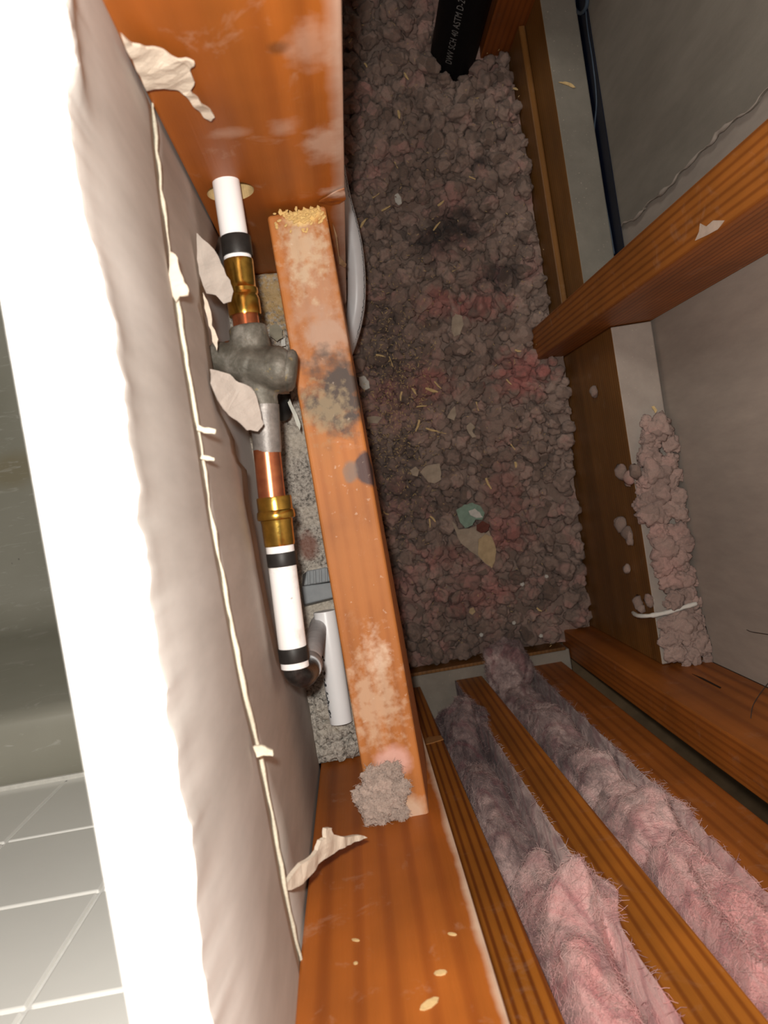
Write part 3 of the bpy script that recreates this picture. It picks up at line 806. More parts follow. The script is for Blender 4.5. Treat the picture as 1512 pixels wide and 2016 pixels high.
# elbow turning down and aside under the board
e0 = ax(582, 1322)
dn = lambda d, k=0.0: Vector((e0.x + .0052, e0.y - .0050, CZ-d))
ep = spline([ax(580, 1308), e0, Vector((e0.x+.0030, e0.y-.0040, CZ-.4395)), dn(.450), dn(.462), dn(.474)], 6)
ELB = plain('black_elbow', (.050, .046, .043), .35, .5, .5, var=.35, scale=160, bump=.3)
part('elbow', tube(ep, R_(23.5), 24), ELB, 'black elbow at the end of the white pipe')
part('elbow_collar', lathe(dn(.462), dn(.476), [(0, R_(20)), (0, R_(27)), (.2, R_(29)), (.8, R_(29)), (1, R_(27)), (1, R_(20))], 28), plain('grey_collar', (.36, .36, .36), .35, .3, .4), 'grey collar of the elbow')
part('drop_pipe', lathe(dn(.470), dn(.618), [(0, R_(24)), (1, R_(24))], 24), plain('grey_pipe', (.78, .78, .79), .4), 'grey pipe dropping from the elbow')
for (pp, d) in (([(548, 770), (570, 769), (571, 774), (550, 776)], .53), ([(560, 776), (567, 776), (592, 836), (590, 848), (585, 838)], .55)):
    o = scrap('plastic_strip', pp, d, plain('pale_strip', (.62, .62, .54), .6), .0012, .0003, None, 1); tag(o, 'short pale plastic strip under the valve' if d < .54 else 'slanting pale plastic strip between valve and loose board', 'strip')
# black hose end under the valve
o = finish('hose_end', tube(spline([P(552, 762, .545), P(556, 795, .56), P(556, 812, .58)], 5), S(.56, 18), 18), plain('black_rubber', (.02, .02, .02), .5)); smooth_by_angle(o); tag(o, 'black hose end below the valve body', 'hose')

# offcut of white pipe lying on the mortar
a0, a1 = P(639, 1203, .604), P(672, 1422, .600)
oc = finish('pipe_offcut', lathe(a0, a1, [(0, S(.6, 17)), (0, S(.6, 22)), (.01, S(.6, 22.6)), (.99, S(.6, 22.6)), (1, S(.6, 22)), (1, S(.6, 17))], 32), PEX)
smooth_by_angle(oc); tag(oc, 'short white pipe offcut lying on the mortar beside the loose board', 'pipe')
axd = (a1-a0).normalized(); upv = Vector((0, 0, 1)); sd = axd.cross(upv).normalized()
if sd.x > 0: sd = -sd
up2 = sd.cross(axd); up2 = up2 if up2.z > 0 else -up2
bm = bmesh.new(); rr = S(.6, 22.6)+.00015
for i in range(120):
    t = random.uniform(.13, .93); an = math.radians(random.gauss(30, 7)); s = random.uniform(.0003, .0009)
    c = a0 + (a1-a0)*t + (sd*math.cos(an)+up2*math.sin(an))*rr
    n = (sd*math.cos(an)+up2*math.sin(an)); tt = n.cross(axd)
    vs = [bm.verts.new(c + axd*(dx*s*1.2) + tt*(dy*s)) for dx, dy in ((-1, -1), (1, -.7), (.8, 1), (-1, .8))]
    bm.faces.new(vs)
o = finish('printing', bm, PRINT, oc); tag(o, 'worn black printing along the pipe', None, None, 'stuff')

# grey plastic clip
cl_ = empty('plastic_clip', P(622, 1160, .625), 'grey ridged plastic clip on the mortar behind the white offcut', 'clip')
finish('clip_base', hexa([P(598, 1195, .622), P(656, 1180, .622), P(650, 1148, .622), P(592, 1158, .622)], [P(600, 1190, .602), P(658, 1176, .602), P(654, 1146, .602), P(594, 1154, .602)], .001), GREYP, cl_)
finish('clip_body', hexa([P(594, 1158, .622), P(654, 1148, .622), P(648, 1120, .622), P(596, 1130, .622)], [P(598, 1153, .596), P(652, 1144, .596), P(644, 1116, .596), P(604, 1124, .596)], .001), GREYP, cl_)
for k in range(4):
    x = 606 + k*11.5
    finish('clip_rib', hexa([P(x, 1152-k*2, .598), P(x+5, 1151-k*2, .598), P(x+4, 1124-k*2, .598), P(x-1, 1125-k*2, .598)], [P(x, 1152-k*2, .592), P(x+5, 1151-k*2, .592), P(x+4, 1124-k*2, .592), P(x-1, 1125-k*2, .592)], .0005), GREYP, cl_)

# white bent pipe behind the top stud
wp = spline([P(652, 330, .740), P(672, 395, .745), P(693, 460, .75), P(702, 530, .755), P(702, 590, .76), P(694, 645, .768), P(676, 700, .78), P(645, 760, .80)], 8)
for p in wp:
    if p.y > .18: p.x = max(p.x, .0385)
for _ in range(30):
    wp = [wp[0]] + [(a_+2*b_+c_)/4 for a_, b_, c_ in zip(wp, wp[1:], wp[2:])] + [wp[-1]]
o = finish('bent_pipe', tube(wp, S(.75, 18), 24), plain('white_pipe_grey', (.62, .62, .63), .35, spec=.4, var=.03), None, True); tag(o, 'curved white pipe looping out behind the top stud', 'pipe')
bm = bmesh.new()
for i in range(len(wp)-12):
    c, c2 = wp[i], wp[i+1]
    tgt = (c2-c).normalized(); outv = tgt.cross(Vector((0, 0, 1))); outv = outv if outv.x > 0 else -outv
    n = (outv*.8 + Vector((0, 0, .6))).normalized(); t2 = n.cross(tgt)
    for k in range(5):
        q = c.lerp(c2, k/5) + n*(S(.75, 18)+.0002); s = random.uniform(.0003, .0007)
        q = q + t2*random.uniform(-.0008, .0008)
        bm.faces.new([bm.verts.new(q + tgt*s*dx + t2*s*dy) for dx, dy in ((-1, -1), (1, -1), (1, 1), (-1, 1))])
tag(finish('printing', bm, plain('grey_ink', (.16, .16, .17), .8), o), 'fine grey printing along the bend', None, None, 'stuff')

# ---- black drain pipe with lettering
dpx, dpy, dr = .2280, .5440, .0300
dp0, dp1 = V(dpx, dpy, 1.10), V(dpx-.006, dpy, .55)
dp = finish('drain_pipe', lathe(dp0, dp1, [(0, dr), (1, dr)], 48), ABS); smooth_by_angle(dp); tag(dp, 'black plastic drain pipe rising from the insulation', 'pipe')
cu = bpy.data.curves.new('t', 'FONT'); cu.body = 'DWV SCH 40 ASTM D-2661'; cu.size = .0116; cu.space_character = 1.05; cu.resolution_u = 3
to = bpy.data.objects.new('t', cu); COL.objects.link(to); bpy.context.view_layer.update()
tm = bpy.data.meshes.new_from_object(to.evaluated_get(bpy.context.evaluated_depsgraph_get()))
bpy.data.objects.remove(to, do_unlink=True)
b2 = bmesh.new(); b2.from_mesh(tm)
bmesh.ops.subdivide_edges(b2, edges=b2.edges[:], cuts=1)
a_c = math.atan2(-dpy, -dpx) - .10
zb = CZ - .962
for v in b2.verts:
    s, w = v.co.x, v.co.y
    an = a_c - (w-.004)/dr
    r2 = dr + .0003
    z = zb + s*.98
    f_ = (z-dp0.z)/(dp1.z-dp0.z)
    v.co = Vector((dpx + (dp1.x-dp0.x)*f_ + r2*math.cos(an), dpy + r2*math.sin(an), z))
o = finish('lettering', b2, INK, dp); tag(o, 'grey DWV SCH 40 ASTM lettering')

# ---- blue sheet and cable in the gap behind the far blocking
o = finish('plastic_sheet', boxd(.3502, .3510, .176, .533, .842, .925, 0), BLUED); tag(o, 'dark blue plastic sheet in the gap behind the dusty blocking', 'sheet')
cb = spline([PX(x, y, .349) for x, y in ((1168, -60), (1158, -10), (1154, 14), (1144, 26), (1132, 18), (1130, 0), (1128, -40))], 6)
o = finish('cable', tube(cb, .0022, 10), BLUE, None, True); tag(o, 'loop of blue grey cable above the dusty blocking', 'cable')
cb = spline([PX(x, y, .3505) for x, y in ((1154, 20), (1158, 60), (1168, 125), (1175, 200), (1171, 268), (1184, 350), (1200, 440), (1210, 500))], 6)
o = finish('cable', tube(cb, .0013, 8), BLUE, None, True); tag(o, 'thin blue grey cable running along the edge of the dark grey panel', 'cable')

# ================================================================== INSULATION
def tuft_mesh(seed, sub=2):
    b = bmesh.new(); bmesh.ops.create_icosphere(b, subdivisions=sub, radius=1)
    for v in b.verts:
        n = v.co.normalized()
        k = 1 + .42*noise.noise(n*1.2 + Vector((seed*5.1, 0, 0))) + .26*noise.noise(n*2.6 + Vector((0, seed*3.3, 0))) + .06*noise.noise(n*6 + Vector((0, 0, seed*2.3)))
        v.co = n*k
    return b
TUFTS = []; TUFTS3 = []
for s in range(10):
    b = tuft_mesh(s+1, 4); me = bpy.data.meshes.new('insulation_tuft'); b.to_mesh(me); b.free()
    me.materials.append(INS)
    for p in me.polygons: p.use_smooth = True
    TUFTS.append(me)
    b = tuft_mesh(s+1, 3); me = bpy.data.meshes.new('insulation_tuft_small'); b.to_mesh(me); b.free(); TUFTS3.append(me)
def bed_d(x, y):
    ks = [(-.30, 1.062), (-.20, 1.055), (-.05, 1.02), (.13, .985), (.30, .985), (.60, .985), (.9, .985)]
    for (y0, d0), (y1, d1) in zip(ks, ks[1:]):
        if y <= y1:
            t = max(0, (y-y0)/(y1-y0)); d = d0 + (d1-d0)*t; break
    else: d = .985
    d -= .016*noise.noise(Vector((x*9, y*9, 2))) + .007*noise.noise(Vector((x*30, y*30, 5)))
    d -= .012*max(0, min(1, (x-.24)/.05))          # heaped against the blocking
    d += .020*math.exp(-(((x-.135)/.05)**2 + ((y-.34)/.035)**2))   # dark dip
    return d
root = empty('loose_fill_insulation', V(.14, .1, 1.12), 'bed of loose pinkish grey insulation tufts in the cavity', 'insulation')
# underlying mass
X0, X1, Y0, Y1 = -.05, .306, -.2585, .86
bm = bmesh.new(); nx, ny = 90, 240; g = []
for j in range(ny+1):
    y = Y0 + (Y1-Y0)*j/ny
    X1 = .2975 if y > .165 else .306
    g.append([bm.verts.new((X0+(X1-X0)*i/nx, y, CZ - bed_d(X0+(X1-X0)*i/nx, y) - .008 + .005*noise.noise(Vector((i*.9, j*.9, 3))))) for i in range(nx+1)])
for j in range(ny):
    for i in range(nx): bm.faces.new((g[j][i], g[j][i+1], g[j+1][i+1], g[j+1][i]))
def blocked(x, y, r):
    if x < .0285+r*.4 and .185-r*.4 < y < .232+r*.4: return True
    if x > .2695-r*.4 and .13-r*.4 < y < .176+r*.4: return True
    if x > .262-r*.4 and .533-r*.4 < y < .58: return True
    if x > .270-r*.5 and y < -.238+r*.5: return True
    if x < .0285+r*.4 and y < -.212+r*.4: return True
    if (x-dpx)**2 + (y-dpy)**2 < (dr+r*.35)**2: return True
    return x > (.2995 if y > .17 else .3085)-r*.75 or y < -.2585+r*.8
def add_tuft(bm, me, c, r, rot, sq):
    mtx = Matrix.Translation(c) @ rot.to_4x4() @ Matrix.Diagonal((r*sq[0], r*sq[1], r*sq[2], 1))
    vs = [bm.verts.new(mtx @ v.co) for v in me.vertices]
    for p in me.polygons: bm.faces.new([vs[i] for i in p.vertices]).smooth = True
from mathutils import Euler
def rnd_rot(): return Euler((random.random()*6.3, random.random()*6.3, random.random()*6.3)).to_matrix()
pts = []
def place(n, rmin, rmax, x0, x1, y0, y1, gap):
    out = []; tries = 0
    while len(out) < n and tries < n*60:
        tries += 1
        x, y = random.uniform(x0, x1), random.uniform(y0, y1); r = random.uniform(rmin, rmax)
        if blocked(x, y, r): continue
        if any((x-a)**2 + (y-b)**2 < ((r+c)*gap)**2 for a, b, c in pts): continue
        pts.append((x, y, r)); out.append((x, y, r))
    return out
big = place(300, .0100, .0155, .035, .304, -.25, .62, .78)
for i, (x, y, r) in enumerate(big):
    o = bpy.data.objects.new('insulation_tuft', TUFTS[i % 10]); COL.objects.link(o); o.parent = root
    o.location = V(x, y, bed_d(x, y) - r*random.uniform(-.15, .35)) - root.location
    o.rotation_euler = (random.random()*6.3, random.random()*6.3, random.random()*6.3)
    o.scale = (r*random.uniform(.85, 1.2), r*random.uniform(.8, 1.1), r*random.uniform(.7, .95))
rest = place(1000, .0055, .0100, -.02, .304, -.255, .80, .62)
pts2 = list(pts)
for (x, y, r) in rest:
    add_tuft(bm, TUFTS3[random.randrange(10)], V(x, y, bed_d(x, y) - r*random.uniform(-.5, .4)), r, rnd_rot(), (random.uniform(.9, 1.25), 1, random.uniform(.7, 1)))
for k in range(250):
    x, y, r = random.uniform(.02, .30), random.uniform(-.25, .62), random.uniform(.003, .0065)
    if blocked(x, y, r): continue
    add_tuft(bm, TUFTS3[random.randrange(10)], V(x, y, bed_d(x, y) - random.uniform(-.003, .004)), r, rnd_rot(), (1, 1, .8))
o = finish('insulation_bed', bm, INS, root, True); o['kind'] = 'stuff'

# heap of tufts along the top of the near blocking
def clump_set(name, label, spots, mat, base):
    rt = empty(name, base, label, 'insulation')
    for i, (c, r, sq) in enumerate(spots):
        b = tuft_mesh(random.randrange(100), 4)
        rot = rnd_rot()
        for v in b.verts:
            n = v.co.normalized()
            v.co += n*(.20*noise.noise(n*4.2+Vector((i, 0, 0))) + .09*noise.noise(n*10+Vector((0, i, 0))))
            v.co = rot @ v.co; v.co = Vector((v.co.x*r*sq[0], v.co.y*r*sq[1], v.co.z*r*sq[2])) + c
            v.co.x = min(v.co.x, XR-.0006); v.co.z = max(v.co.z, base.z+.0003)
        finish('insulation_tuft', b, mat, rt, True)
    return rt
spots = []
row = [(1296, 842, 34), (1282, 868, 26), (1318, 872, 22), (1278, 900, 32), (1320, 905, 20), (1290, 930, 36), (1322, 940, 24), (1272, 962, 22), (1296, 970, 32), (1336, 980, 24), (1280, 1010, 36), (1318, 1000, 28), (1340, 1012, 18), (1330, 1050, 28), (1300, 1045, 24), (1312, 1080, 36), (1350, 1068, 22), (1340, 1100, 24), (1305, 1112, 26), (1322, 1140, 34), (1350, 1140, 26), (1352, 1168, 22), (1330, 1180, 24), (1362, 1186, 20), (1340, 1232, 36), (1368, 1220, 24), (1322, 1262, 28), (1330, 1285, 26), (1376, 1262, 26), (1394, 1272, 20), (1362, 1290, 24), (1352, 1250, 24), (1398, 1296, 18), (1390, 1245, 18)]
for (px, py, rp) in row:
    d = .798 - random.uniform(0, .008); r = S(d, rp)*.86
    spots.append((P(px, py, d-r*.25), r*.92, (1, 1, .65)))
    for _ in range(2):
        an = random.random()*6.3; r3 = r*random.uniform(.35, .55)
        spots.append((P(px+rp*.75*math.cos(an), py+rp*.75*math.sin(an), d-r3*.4), r3, (1, 1, .8)))
clump_set('insulation_heap', 'row of pink insulation clumps heaped on the pale blocking top', spots, INS_P, V(.33, -.06, .8038))
# stray tufts clinging to the face of the near blocking
for i, (lab, sp) in enumerate([
    ('small grey tuft high on the blocking face below the right stud', [(1170, 772, 12)]),
    ('grey tuft hanging off the blocking beside the top of the pink heap', [(1224, 928, 16), (1240, 940, 14), (1252, 928, 14), (1236, 950, 8)]),
    ('double grey tuft stuck midway down the blocking face', [(1224, 1032, 17), (1236, 1050, 15), (1240, 1064, 11), (1216, 1028, 10)]),
    ('tiny grey tuft below the double tuft on the blocking face', [(1234, 1120, 10)]),
    ('grey tuft resting at the left end of the white caulk strip', [(1256, 1186, 15), (1278, 1182, 13), (1262, 1198, 10)])]):
    cs = [(PX(x, y, .3035), S(.86, r), (.75, 1, 1)) for x, y, r in sp]
    b0 = cs[0][0].copy(); b0.z -= .02
    rt = empty('insulation_tuft', b0, lab, 'insulation')
    for j, (c, r, sq) in enumerate(cs):
        b = tuft_mesh(i*7+j, 2)
        for v in b.verts: v.co = Vector((v.co.x*r*sq[0], v.co.y*r, v.co.z*r)) + c; v.co.x = min(v.co.x, .3068)
        finish('tuft_lobe', b, INS, rt, True)
# insulation and dust wad on the near end of the loose board
spots = []
for (px, py, rp, dz) in [(745, 1545, 34, .0), (720, 1568, 24, .002), (765, 1575, 34, 0), (740, 1590, 30, .0), (790, 1552, 20, 0), (755, 1622, 22, .004), (785, 1640, 26, .004), (765, 1645, 20, .006), (812, 1648, 16, .004), (752, 1600, 22, .0), (790, 1600, 14, 0), (735, 1525, 18, 0), (770, 1520, 22, 0)]:
    d = .485 + dz; spots.append((P(px, py, d), S(d, rp)*.9, (1, 1, .30)))
rt = empty('insulation_wad', P(765, 1590, .4875), 'fluffy grey insulation wad on the near end of the loose board', 'insulation')
for i, (c, r, sq) in enumerate(spots):
    b = tuft_mesh(40+i, 5)
    for v in b.verts:
        n = v.co.normalized(); v.co += n*(.34*noise.noise(n*4+Vector((i*3, 0, 0))) + .2*noise.noise(n*9+Vector((0, i*3, 0))))
        v.co = Vector((v.co.x*r, v.co.y*r, v.co.z*r*sq[2])) + c
    finish('tuft_lobe', b, insulation('wad_insulation', 1.2, 2) if i == 0 else bpy.data.materials['wad_insulation'], rt, True)

WAD = rt
# ---- fibreglass batts between the studs
def batt(label, xl0, xl1, xr0, xr1, mat, base, lobes, laps, seed, dtop=-.05, dbot=1.03):
    """xl/xr: stud faces either side (bottom, top); lobes: (s, d, ws, wd, height); laps: (d, wd, overhang on the right)"""
    NXb, NZ = 56, 420
    bm = bmesh.new(); rows = []
    for j in range(NZ+1):
        d = dbot + (dtop-dbot)*j/NZ; t = (1.036-d)/1.286
        xl, xr = xl0+(xl1-xl0)*t, xr0+(xr1-xr0)*t
        wr_ = sum(a*math.exp(-((d-c)/w)**2) for c, w, a in laps)
        row = []
        for i in range(NXb+1):
            s = i/NXb
            x = xl + (xr+wr_-xl)*s
            q = Vector((x*16, d*11, seed))
            wq = q + noise.noise_vector(q*.9)*.9
            fold = .012*(.5-1.2*noise.noise(wq)**2*3) + .008*noise.noise(wq*1.8+Vector((0, 0, 5))) + .0028*noise.noise(wq*4.5) + .0018*noise.noise(wq*9) + .0010*noise.noise(wq*19)
            h = base + fold + sum(a*math.exp(-((s-s0)/ws)**2-((d-d0)/wd)**2) for s0, d0, ws, wd, a in lobes)
            edge = min(1, math.sin(math.pi*s)*1.25+.02)**.75
            y = -.330 + h*edge
            if x > xr-.0015: y = max(y, -.2785+.002*noise.noise(wq*4))
            row.append(bm.verts.new((x + .0015*noise.noise(wq*5+Vector((3, 3, 3)))*edge, y, CZ-d + .003*noise.noise(wq*3+Vector((7, 3, 3))))))
        row.append(bm.verts.new((xr-.002, -.374, CZ-d))); row.append(bm.verts.new((xl+.002, -.374, CZ-d)))
        rows.append(row)
    for r0, r1 in zip(rows, rows[1:]):
        n = len(r0)
        for k in range(n): bm.faces.new((r0[k], r0[(k+1) % n], r1[(k+1) % n], r1[k])).smooth = True
    bm.faces.new(rows[0]); bm.faces.new(rows[-1][::-1])
    return tag(finish('insulation_batt', bm, mat), label, 'insulation', 'fibreglass batts between the studs')
def dd(px, py): return CZ - PY(px, py, -.28).z
b1 = batt('narrow grey pink batt between the two straight grained studs', .0545, .0745, .1025, .131, BATT1, .018,
     [(.6, dd(925, 1405), .5, .075, .040), (.35, dd(960, 1530), .5, .06, .024), (.45, dd(1045, 1622), .5, .018, -.040), (.6, dd(1060, 1660), .35, .014, .020), (.75, dd(1140, 1755), .5, .040, .045), (.4, dd(1120, 1890), .6, .05, .02), (.5, 1.04, 2, .03, -.03)],
     [(dd(945, 1405), .040, .011), (dd(1170, 1760), .026, .013)], 2.3)
b2_ = batt('wide pink batt between the middle stud and the smooth brown board', .142, .1705, .2100, .2100, BATT2, .040,
     [(.5, dd(1080, 1420), .6, .05, .014), (.6, dd(1210, 1510), .5, .035, .016), (.6, dd(1290, 1600), .5, .035, .022), (.5, dd(1320, 1700), .5, .04, .014), (.5, dd(1420, 1850), .5, .04, .012), (.3, dd(1180, 1540), .3, .01, -.02), (.3, dd(1270, 1650), .3, .01, -.02)],
     [(dd(1340, 1590), .030, .006)], 6.1)
# foot of the wide batt spilling onto the plate
bm = bmesh.new(); bmesh.ops.create_icosphere(bm, subdivisions=5, radius=1)
c = P(1000, 1318, 1.0)
for v in bm.verts:
    n = v.co.normalized(); k = 1 + .35*noise.noise(n*1.6+Vector((3, 0, 0))) + .16*noise.noise(n*4.3) + .06*noise.noise(n*11)
    v.co = Vector((n.x*.033*k, n.y*.040*k, n.z*.030*k)) + c
o = finish('batt_foot', bm, BATT2, b2_, True)
# torn fluffy flap standing on the wide batt beside the brown board
bm = bmesh.new(); bmesh.ops.create_icosphere(bm, subdivisions=5, radius=1)
c = PY(1455, 1790, -.262)
for v in bm.verts:
    n = v.co.normalized(); k = 1 + .30*noise.noise(n*1.8+Vector((8, 0, 0))) + .12*noise.noise(n*5)
    v.co = Vector((n.x*.0075*k, n.y*.011*k, n.z*.050*k)) + c
finish('batt_tuft', bm, BATT2, b2_, True)
# woolly fibres lying on and lifting off the batts
def fibres(parent, srcs, n, mat, Lmin, Lmax, rad, lift, ok, name='fibres', seed=1):
    rg_ = random.Random(seed); bm = bmesh.new()
    pool = []
    for o_ in srcs:
        wloc = world_loc(o_)
        for p in o_.data.polygons:
            c = p.center + wloc
            if p.normal.dot((CAMP-c).normalized()) > .05 and ok(c): pool.append((c, p.normal.copy()))
    if not pool: return
    for i in range(n):
        c, nn = rg_.choice(pool)
        fld = noise.noise_vector(c*22); dv = Vector((fld.x, fld.y, fld.z+.25)) + Vector((rg_.gauss(0, .35), rg_.gauss(0, .35), rg_.gauss(0, .35)))
        dv = (dv - nn*dv.dot(nn)*.85).normalized(); cv = Vector((rg_.gauss(0, .35), rg_.gauss(0, .35), rg_.gauss(0, .35)))
        L = rg_.uniform(Lmin, Lmax)
        pp = [c + nn*(.0002 + lift*rg_.random()*math.sin(math.pi*k/4)) + dv*L*(k/4-.5) + cv*L*(k/4-.5)**2 for k in range(5)]
        tube(pp, [rad*.6, rad, rad, rad, rad*.5], 3, bm, False)
    o = finish(name, bm, mat, parent); o['kind'] = 'stuff'
FIB = plain('glass_fibre', (.50, .37, .34), .8)
fibres(WAD, list(WAD.children), 2500, bpy.data.materials['wad_insulation'], .002, .007, .00013, .003, lambda c: True, seed=6)
vis = lambda c: .33 < CZ-c.z < 1.05
fibres(b1, [b1], 9000, BATT1, .004, .014, .00016, .002, vis, seed=1)
fibres(b1, [b1], 1500, FIB, .004, .012, .00009, .005, vis, 'loose_fibres', 2)
fibres(b2_, [b2_]+list(b2_.children), 12000, BATT2, .004, .015, .00016, .002, vis, seed=3)
fibres(b2_, [b2_]+list(b2_.children), 2000, FIB, .004, .013, .00009, .005, vis, 'loose_fibres', 4)
# ================================================================== DEBRIS
def on_bed(px, py, lift=.008):
    d = .98
    for _ in range(4):
        p = P(px, py, d); d = bed_d(p.x, p.y) - lift
    return d
def poly(px, py, pts_, s=1, rot=0):
    c, sn = math.cos(rot), math.sin(rot)
    return [(px + (x*c-y*sn)*s, py + (x*sn+y*c)*s) for x, y in pts_]
def debris(name, pp, mat, label, cat, lift=.014, thick=.0008, amp=.002, seed=0, group=None):
    cx = sum(p[0] for p in pp)/len(pp); cy = sum(p[1] for p in pp)/len(pp)
    o = scrap(name, pp, on_bed(cx, cy, lift), mat, thick, amp, None, seed, None, 2, 60)
    return tag(o, label, cat, group)
debris('paper_scrap', [(889, 1026), (897, 1032), (902, 1042), (925, 1040), (942, 1034), (955, 1050), (962, 1044), (968, 1060), (977, 1082), (975, 1104), (969, 1117), (958, 1112), (944, 1098), (925, 1084), (908, 1070), (900, 1056)], CHIPGR, 'large tan paper scrap lying on the insulation', 'scrap', .0290, .0008, .0025)
debris('paper_scrap', [(942, 1062), (955, 1052), (968, 1056), (977, 1080), (975, 1104), (969, 1118), (954, 1108), (941, 1092)], CHIPT, 'ochre scrap overlapping the large tan scrap', 'scrap', .0310, .0008, .0020, 1)
debris('paint_chip', [(898, 1004), (914, 994), (930, 990), (946, 996), (954, 1010), (950, 1024), (936, 1022), (930, 1034), (916, 1040), (906, 1028)], CHIPG, 'green paint chip above the large tan scrap', 'chip', .0320, .001, .002, 2)
debris('paint_chip', [(922, 1006), (934, 1002), (944, 1008), (950, 1018), (938, 1020), (926, 1014)], CHIPW, 'white flake lying on the green paint chip', 'chip', .0370, .0006, .001, 3)
debris('paint_chip', [(938, 1034), (950, 1026), (964, 1032), (962, 1044), (948, 1050), (938, 1044)], CHIPD, 'rust brown chip between green chip and tan scrap', 'chip', .0345, .001, .001, 4)
debris('paper_scrap', [(826, 930), (838, 918), (854, 914), (866, 912), (868, 930), (868, 944), (856, 952), (844, 950), (836, 940)], CHIPGR, 'ragged grey tan scrap near the dark spot of the board', 'scrap', .0240, .0008, .0025, 5)
debris('paper_scrap', [(808, 926), (818, 918), (826, 926), (822, 938), (812, 936)], CHIPGR, 'small scrap left of the ragged grey tan scrap', 'scrap', 0.0190, .0008, .002, 6)
debris('paper_scrap', [(890, 626), (898, 618), (910, 622), (912, 640), (906, 658), (894, 664), (888, 648)], CHIPGR, 'oval tan scrap among the pink tufts above the middle', 'scrap', 0.0200, .0008, .002, 7)
debris('paint_chip', [(777, 383), (783, 380), (789, 388), (791, 400), (784, 404), (778, 397)], CHIPW, 'small white chip in the upper insulation', 'chip', .016, .001, .0005, 8)
debris('paint_chip', [(707, 742), (716, 740), (726, 750), (728, 764), (718, 768), (708, 758)], CHIPW, 'pale round chip beside the loose board', 'chip', .014, .001, .0005, 9)
debris('paper_scrap', [(722, 822), (735, 818), (752, 822), (742, 834), (724, 832)], CHIPGR, 'flat scrap touching the loose board edge', 'scrap', 0.0190, .0008, .001, 10)
debris('paper_scrap', [(880, 822), (890, 804), (896, 800), (898, 816), (894, 828)], CHIPGR, 'little triangular scrap near the middle', 'scrap', 0.0190, .0008, .001, 11)
debris('paper_scrap', [(918, 838), (926, 832), (934, 838), (930, 850), (938, 860), (930, 862), (920, 848)], CHIPGR, 'curled scrap right of the little triangular scrap', 'scrap', 0.0190, .0008, .001, 12)
debris('paper_scrap', [(925, 1198), (932, 1196), (936, 1204), (930, 1210), (923, 1206)], CHIPT, 'small tan scrap low on the insulation', 'scrap', 0.0190, .0008, .001, 13)
for i, (px, py) in enumerate([(1012, 1226), (948, 1250), (1065, 1252), (1076, 1135), (1028, 1150)]):
    debris('paint_chip', poly(px, py, [(-4, -2), (1, -4), (4, 0), (2, 4), (-3, 3)], 1.0, i), CHIPW, 'tiny white crumb on the lower insulation', 'chip', .016, .001, .0003, 20+i, 'white crumbs on the insulation')
# wood shavings
shv = [(770, 712, 22, 1.2), (748, 700, 16, .2), (850, 768, 26, .3), (862, 758, 20, .8), (822, 838, 24, 1.9), (850, 846, 24, .25), (870, 852, 18, .2), (962, 952, 24, 1.1), (846, 1030, 18, 1.5), (852, 1022, 16, .8), (940, 800, 18, 1.3), (1002, 752, 14, .8), (720, 128, 10, 1), (740, 385, 16, -.6), (760, 410, 20, -.5), (715, 440, 20, -1), (860, 445, 22, -.9), (905, 100, 12, .5), (800, 150, 16, 1), (690, 80, 10, -1), (785, 225, 16, 1.4), (930, 350, 14, .4), (898, 530, 18, -.5), (868, 400, 16, -.7), (780, 325, 14, 1.1), (1020, 690, 12, .2), (830, 800, 20, -.1), (815, 770, 14, 1.0), (790, 780, 18, 1.7), (1010, 880, 14, .9), (1015, 915, 12, 1.4), (760, 1010, 12, .5), (1062, 1200, 12, .6), (1075, 165, 14, -1.2), (1015, 175, 10, .2)]
for i, (px, py, L, rot) in enumerate(shv):
    d = on_bed(px, py, .017); w = random.uniform(2.0, 3.6)
    pp = poly(px, py, [(-L/2, -w/2), (0, -w/2+random.uniform(-2, 2)), (L/2, -w/3), (L/2, w/3), (0, w/2+random.uniform(-1, 2)), (-L/2, w/2)], 1, rot)
    o = scrap('wood_shaving', pp, d, SHAV, .0006, .001, None, i, None, 1, 90); tag(o, 'pale wood shaving on the loose insulation', 'shaving', 'wood shavings on the insulation')
bm = bmesh.new()
for i in range(1500):
    if i % 3: px, py = random.gauss(775, 45), random.gauss(800, 130)
    else: px, py = random.uniform(690, 1090), random.uniform(10, 1280)
    if px < 690: continue
    d = on_bed(px, py, random.uniform(.012, .019)); p = P(px, py, d)
    if blocked(p.x, p.y, .002): continue
    L, w = random.uniform(.001, .004), random.uniform(.0003, .0007)
    bmesh.ops.create_cube(bm, size=1, matrix=Matrix.Translation(p) @ Euler((random.gauss(0, .4), random.gauss(0, .4), random.random()*6.3)).to_matrix().to_4x4() @ Matrix.Diagonal((L, w, .0004, 1)))
o = finish('sawdust', bm, SHAV); tag(o, 'fine sawdust sprinkled over the loose insulation', 'sawdust', None, 'stuff')
# chip on the ledge by the valve
for (pp, lab, mt) in (([(530, 642), (545, 636), (556, 648), (555, 664), (545, 672), (532, 662)], 'olive chip on the mortar right of the valve body', plain('olive_chip', (.30, .27, .20), .8)),
                      ([(554, 668), (561, 664), (563, 680), (555, 681)], 'tiny pale chip between valve and loose board', CHIPW)):
    tag(scrap('mortar_chip', pp, .606, mt, .002, .0006, None, 3), lab, 'chip')
# shavings and nail heads on the blocking tops
tag(scrap('wood_shaving', [(1100, 162), (1112, 160), (1124, 164), (1134, 172), (1128, 173), (1114, 166)], .8640, SHAV, .001, .0003, None, 1), 'yellow shaving on the dusty far blocking top', 'shaving')
tag(scrap('wood_shaving', [(1283, 800), (1288, 799), (1294, 808), (1290, 813)], .8020, SHAV, .001, .0003, None, 2), 'yellow shaving on the pale near blocking top', 'shaving')
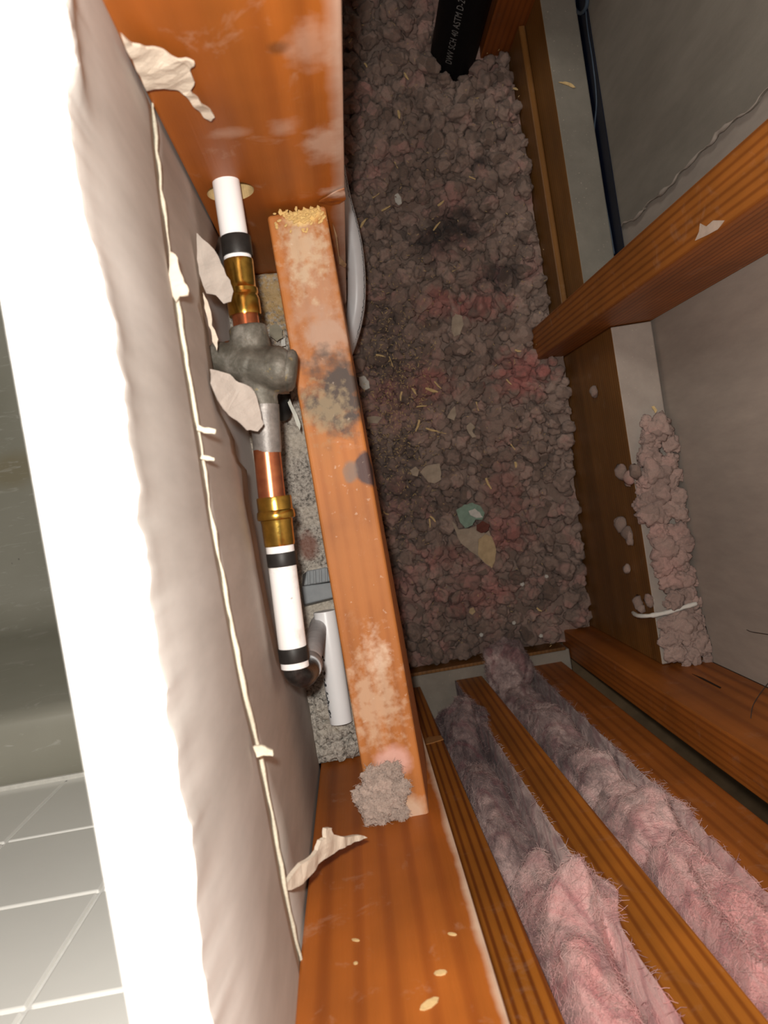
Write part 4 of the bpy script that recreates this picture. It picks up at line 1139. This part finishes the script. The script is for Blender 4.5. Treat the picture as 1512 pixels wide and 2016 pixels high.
# white caulk strip over the near blocking
cp = spline([P(1246, 1206, .835), P(1256, 1212, .812), P(1280, 1212, .796), P(1312, 1206, .793), P(1345, 1196, .788), P(1372, 1188, .786)], 6)
cr = [S(.79, 4.5) + .0008*noise.noise(p*240) for p in cp]
o = finish('caulk_strip', tube(cp, cr, 10), CAULK, None, True); tag(o, 'white caulk strip lying across the pale blocking', 'caulk')
# thin stray wires on the right
wpts = spline([PX(1470, 1240, XR-.001), PX(1480, 1244, XR-.004), PX(1500, 1247, XR-.006), PX(1530, 1252, XR-.004)], 5)
o = finish('stray_wire', tube(wpts, .00035, 6), WIRE); tag(o, 'thin dark wire sticking out of the grey wall', 'wire')
wpts = spline([PY(1478, 1414, -.2400), PY(1482, 1390, -.236), PY(1496, 1366, -.234), PY(1516, 1340, -.234)], 5)
o = finish('stray_wire', tube(wpts, .00035, 6), WIRE); tag(o, 'thin dark wire hanging over the brown stud at the grey wall', 'wire')

# ================================================================== BATHTUB
def rrect(x0, x1, y0, y1, r, z, n=8):
    out = []
    for cx, cy, a0_ in ((x1-r, y1-r, 0), (x0+r, y1-r, 90), (x0+r, y0+r, 180), (x1-r, y0+r, 270)):
        for k in range(n+1):
            an = math.radians(a0_ + 90*k/n); out.append(Vector((cx+r*math.cos(an), cy+r*math.sin(an), z)))
    return out
bx0, bx1, by0, by1 = -.80, XF-.001, -.2203, 1.25
loops = [rrect(bx0, bx1, by0, by1, .004, CZ-1.149), rrect(bx0, bx1, by0, by1, .004, CZ-.716), rrect(bx0+.004, bx1-.004, by0+.004, by1-.004, .006, CZ-.711),
         rrect(bx0+.058, bx1-.058, by0+.058, by1-.058, .07, CZ-.711), rrect(bx0+.066, bx1-.066, by0+.064, by1-.066, .075, CZ-.716), rrect(bx0+.074, bx1-.074, by0+.070, by1-.074, .08, CZ-.73),
         rrect(bx0+.10, bx1-.10, by0+.10, by1-.16, .10, CZ-1.05), rrect(bx0+.115, bx1-.115, by0+.115, by1-.18, .10, CZ-1.085), rrect(bx0+.145, bx1-.145, by0+.150, by1-.22, .09, CZ-1.102), rrect(bx0+.25, bx1-.25, by0+.26, by1-.33, .05, CZ-1.106)]
bm = bmesh.new(); rg = [[bm.verts.new(p) for p in L] for L in loops]
for r0, r1 in zip(rg, rg[1:]):
    n = len(r0)
    for k in range(n): bm.faces.new((r0[k], r0[(k+1) % n], r1[(k+1) % n], r1[k]))
bm.faces.new(rg[-1]); bm.faces.new(rg[0][::-1])
tb = finish('bathtub', bm, TUB); smooth_by_angle(tb, 50); tag(tb, 'worn off white bathtub seen past the cut wall edge', 'bathtub')
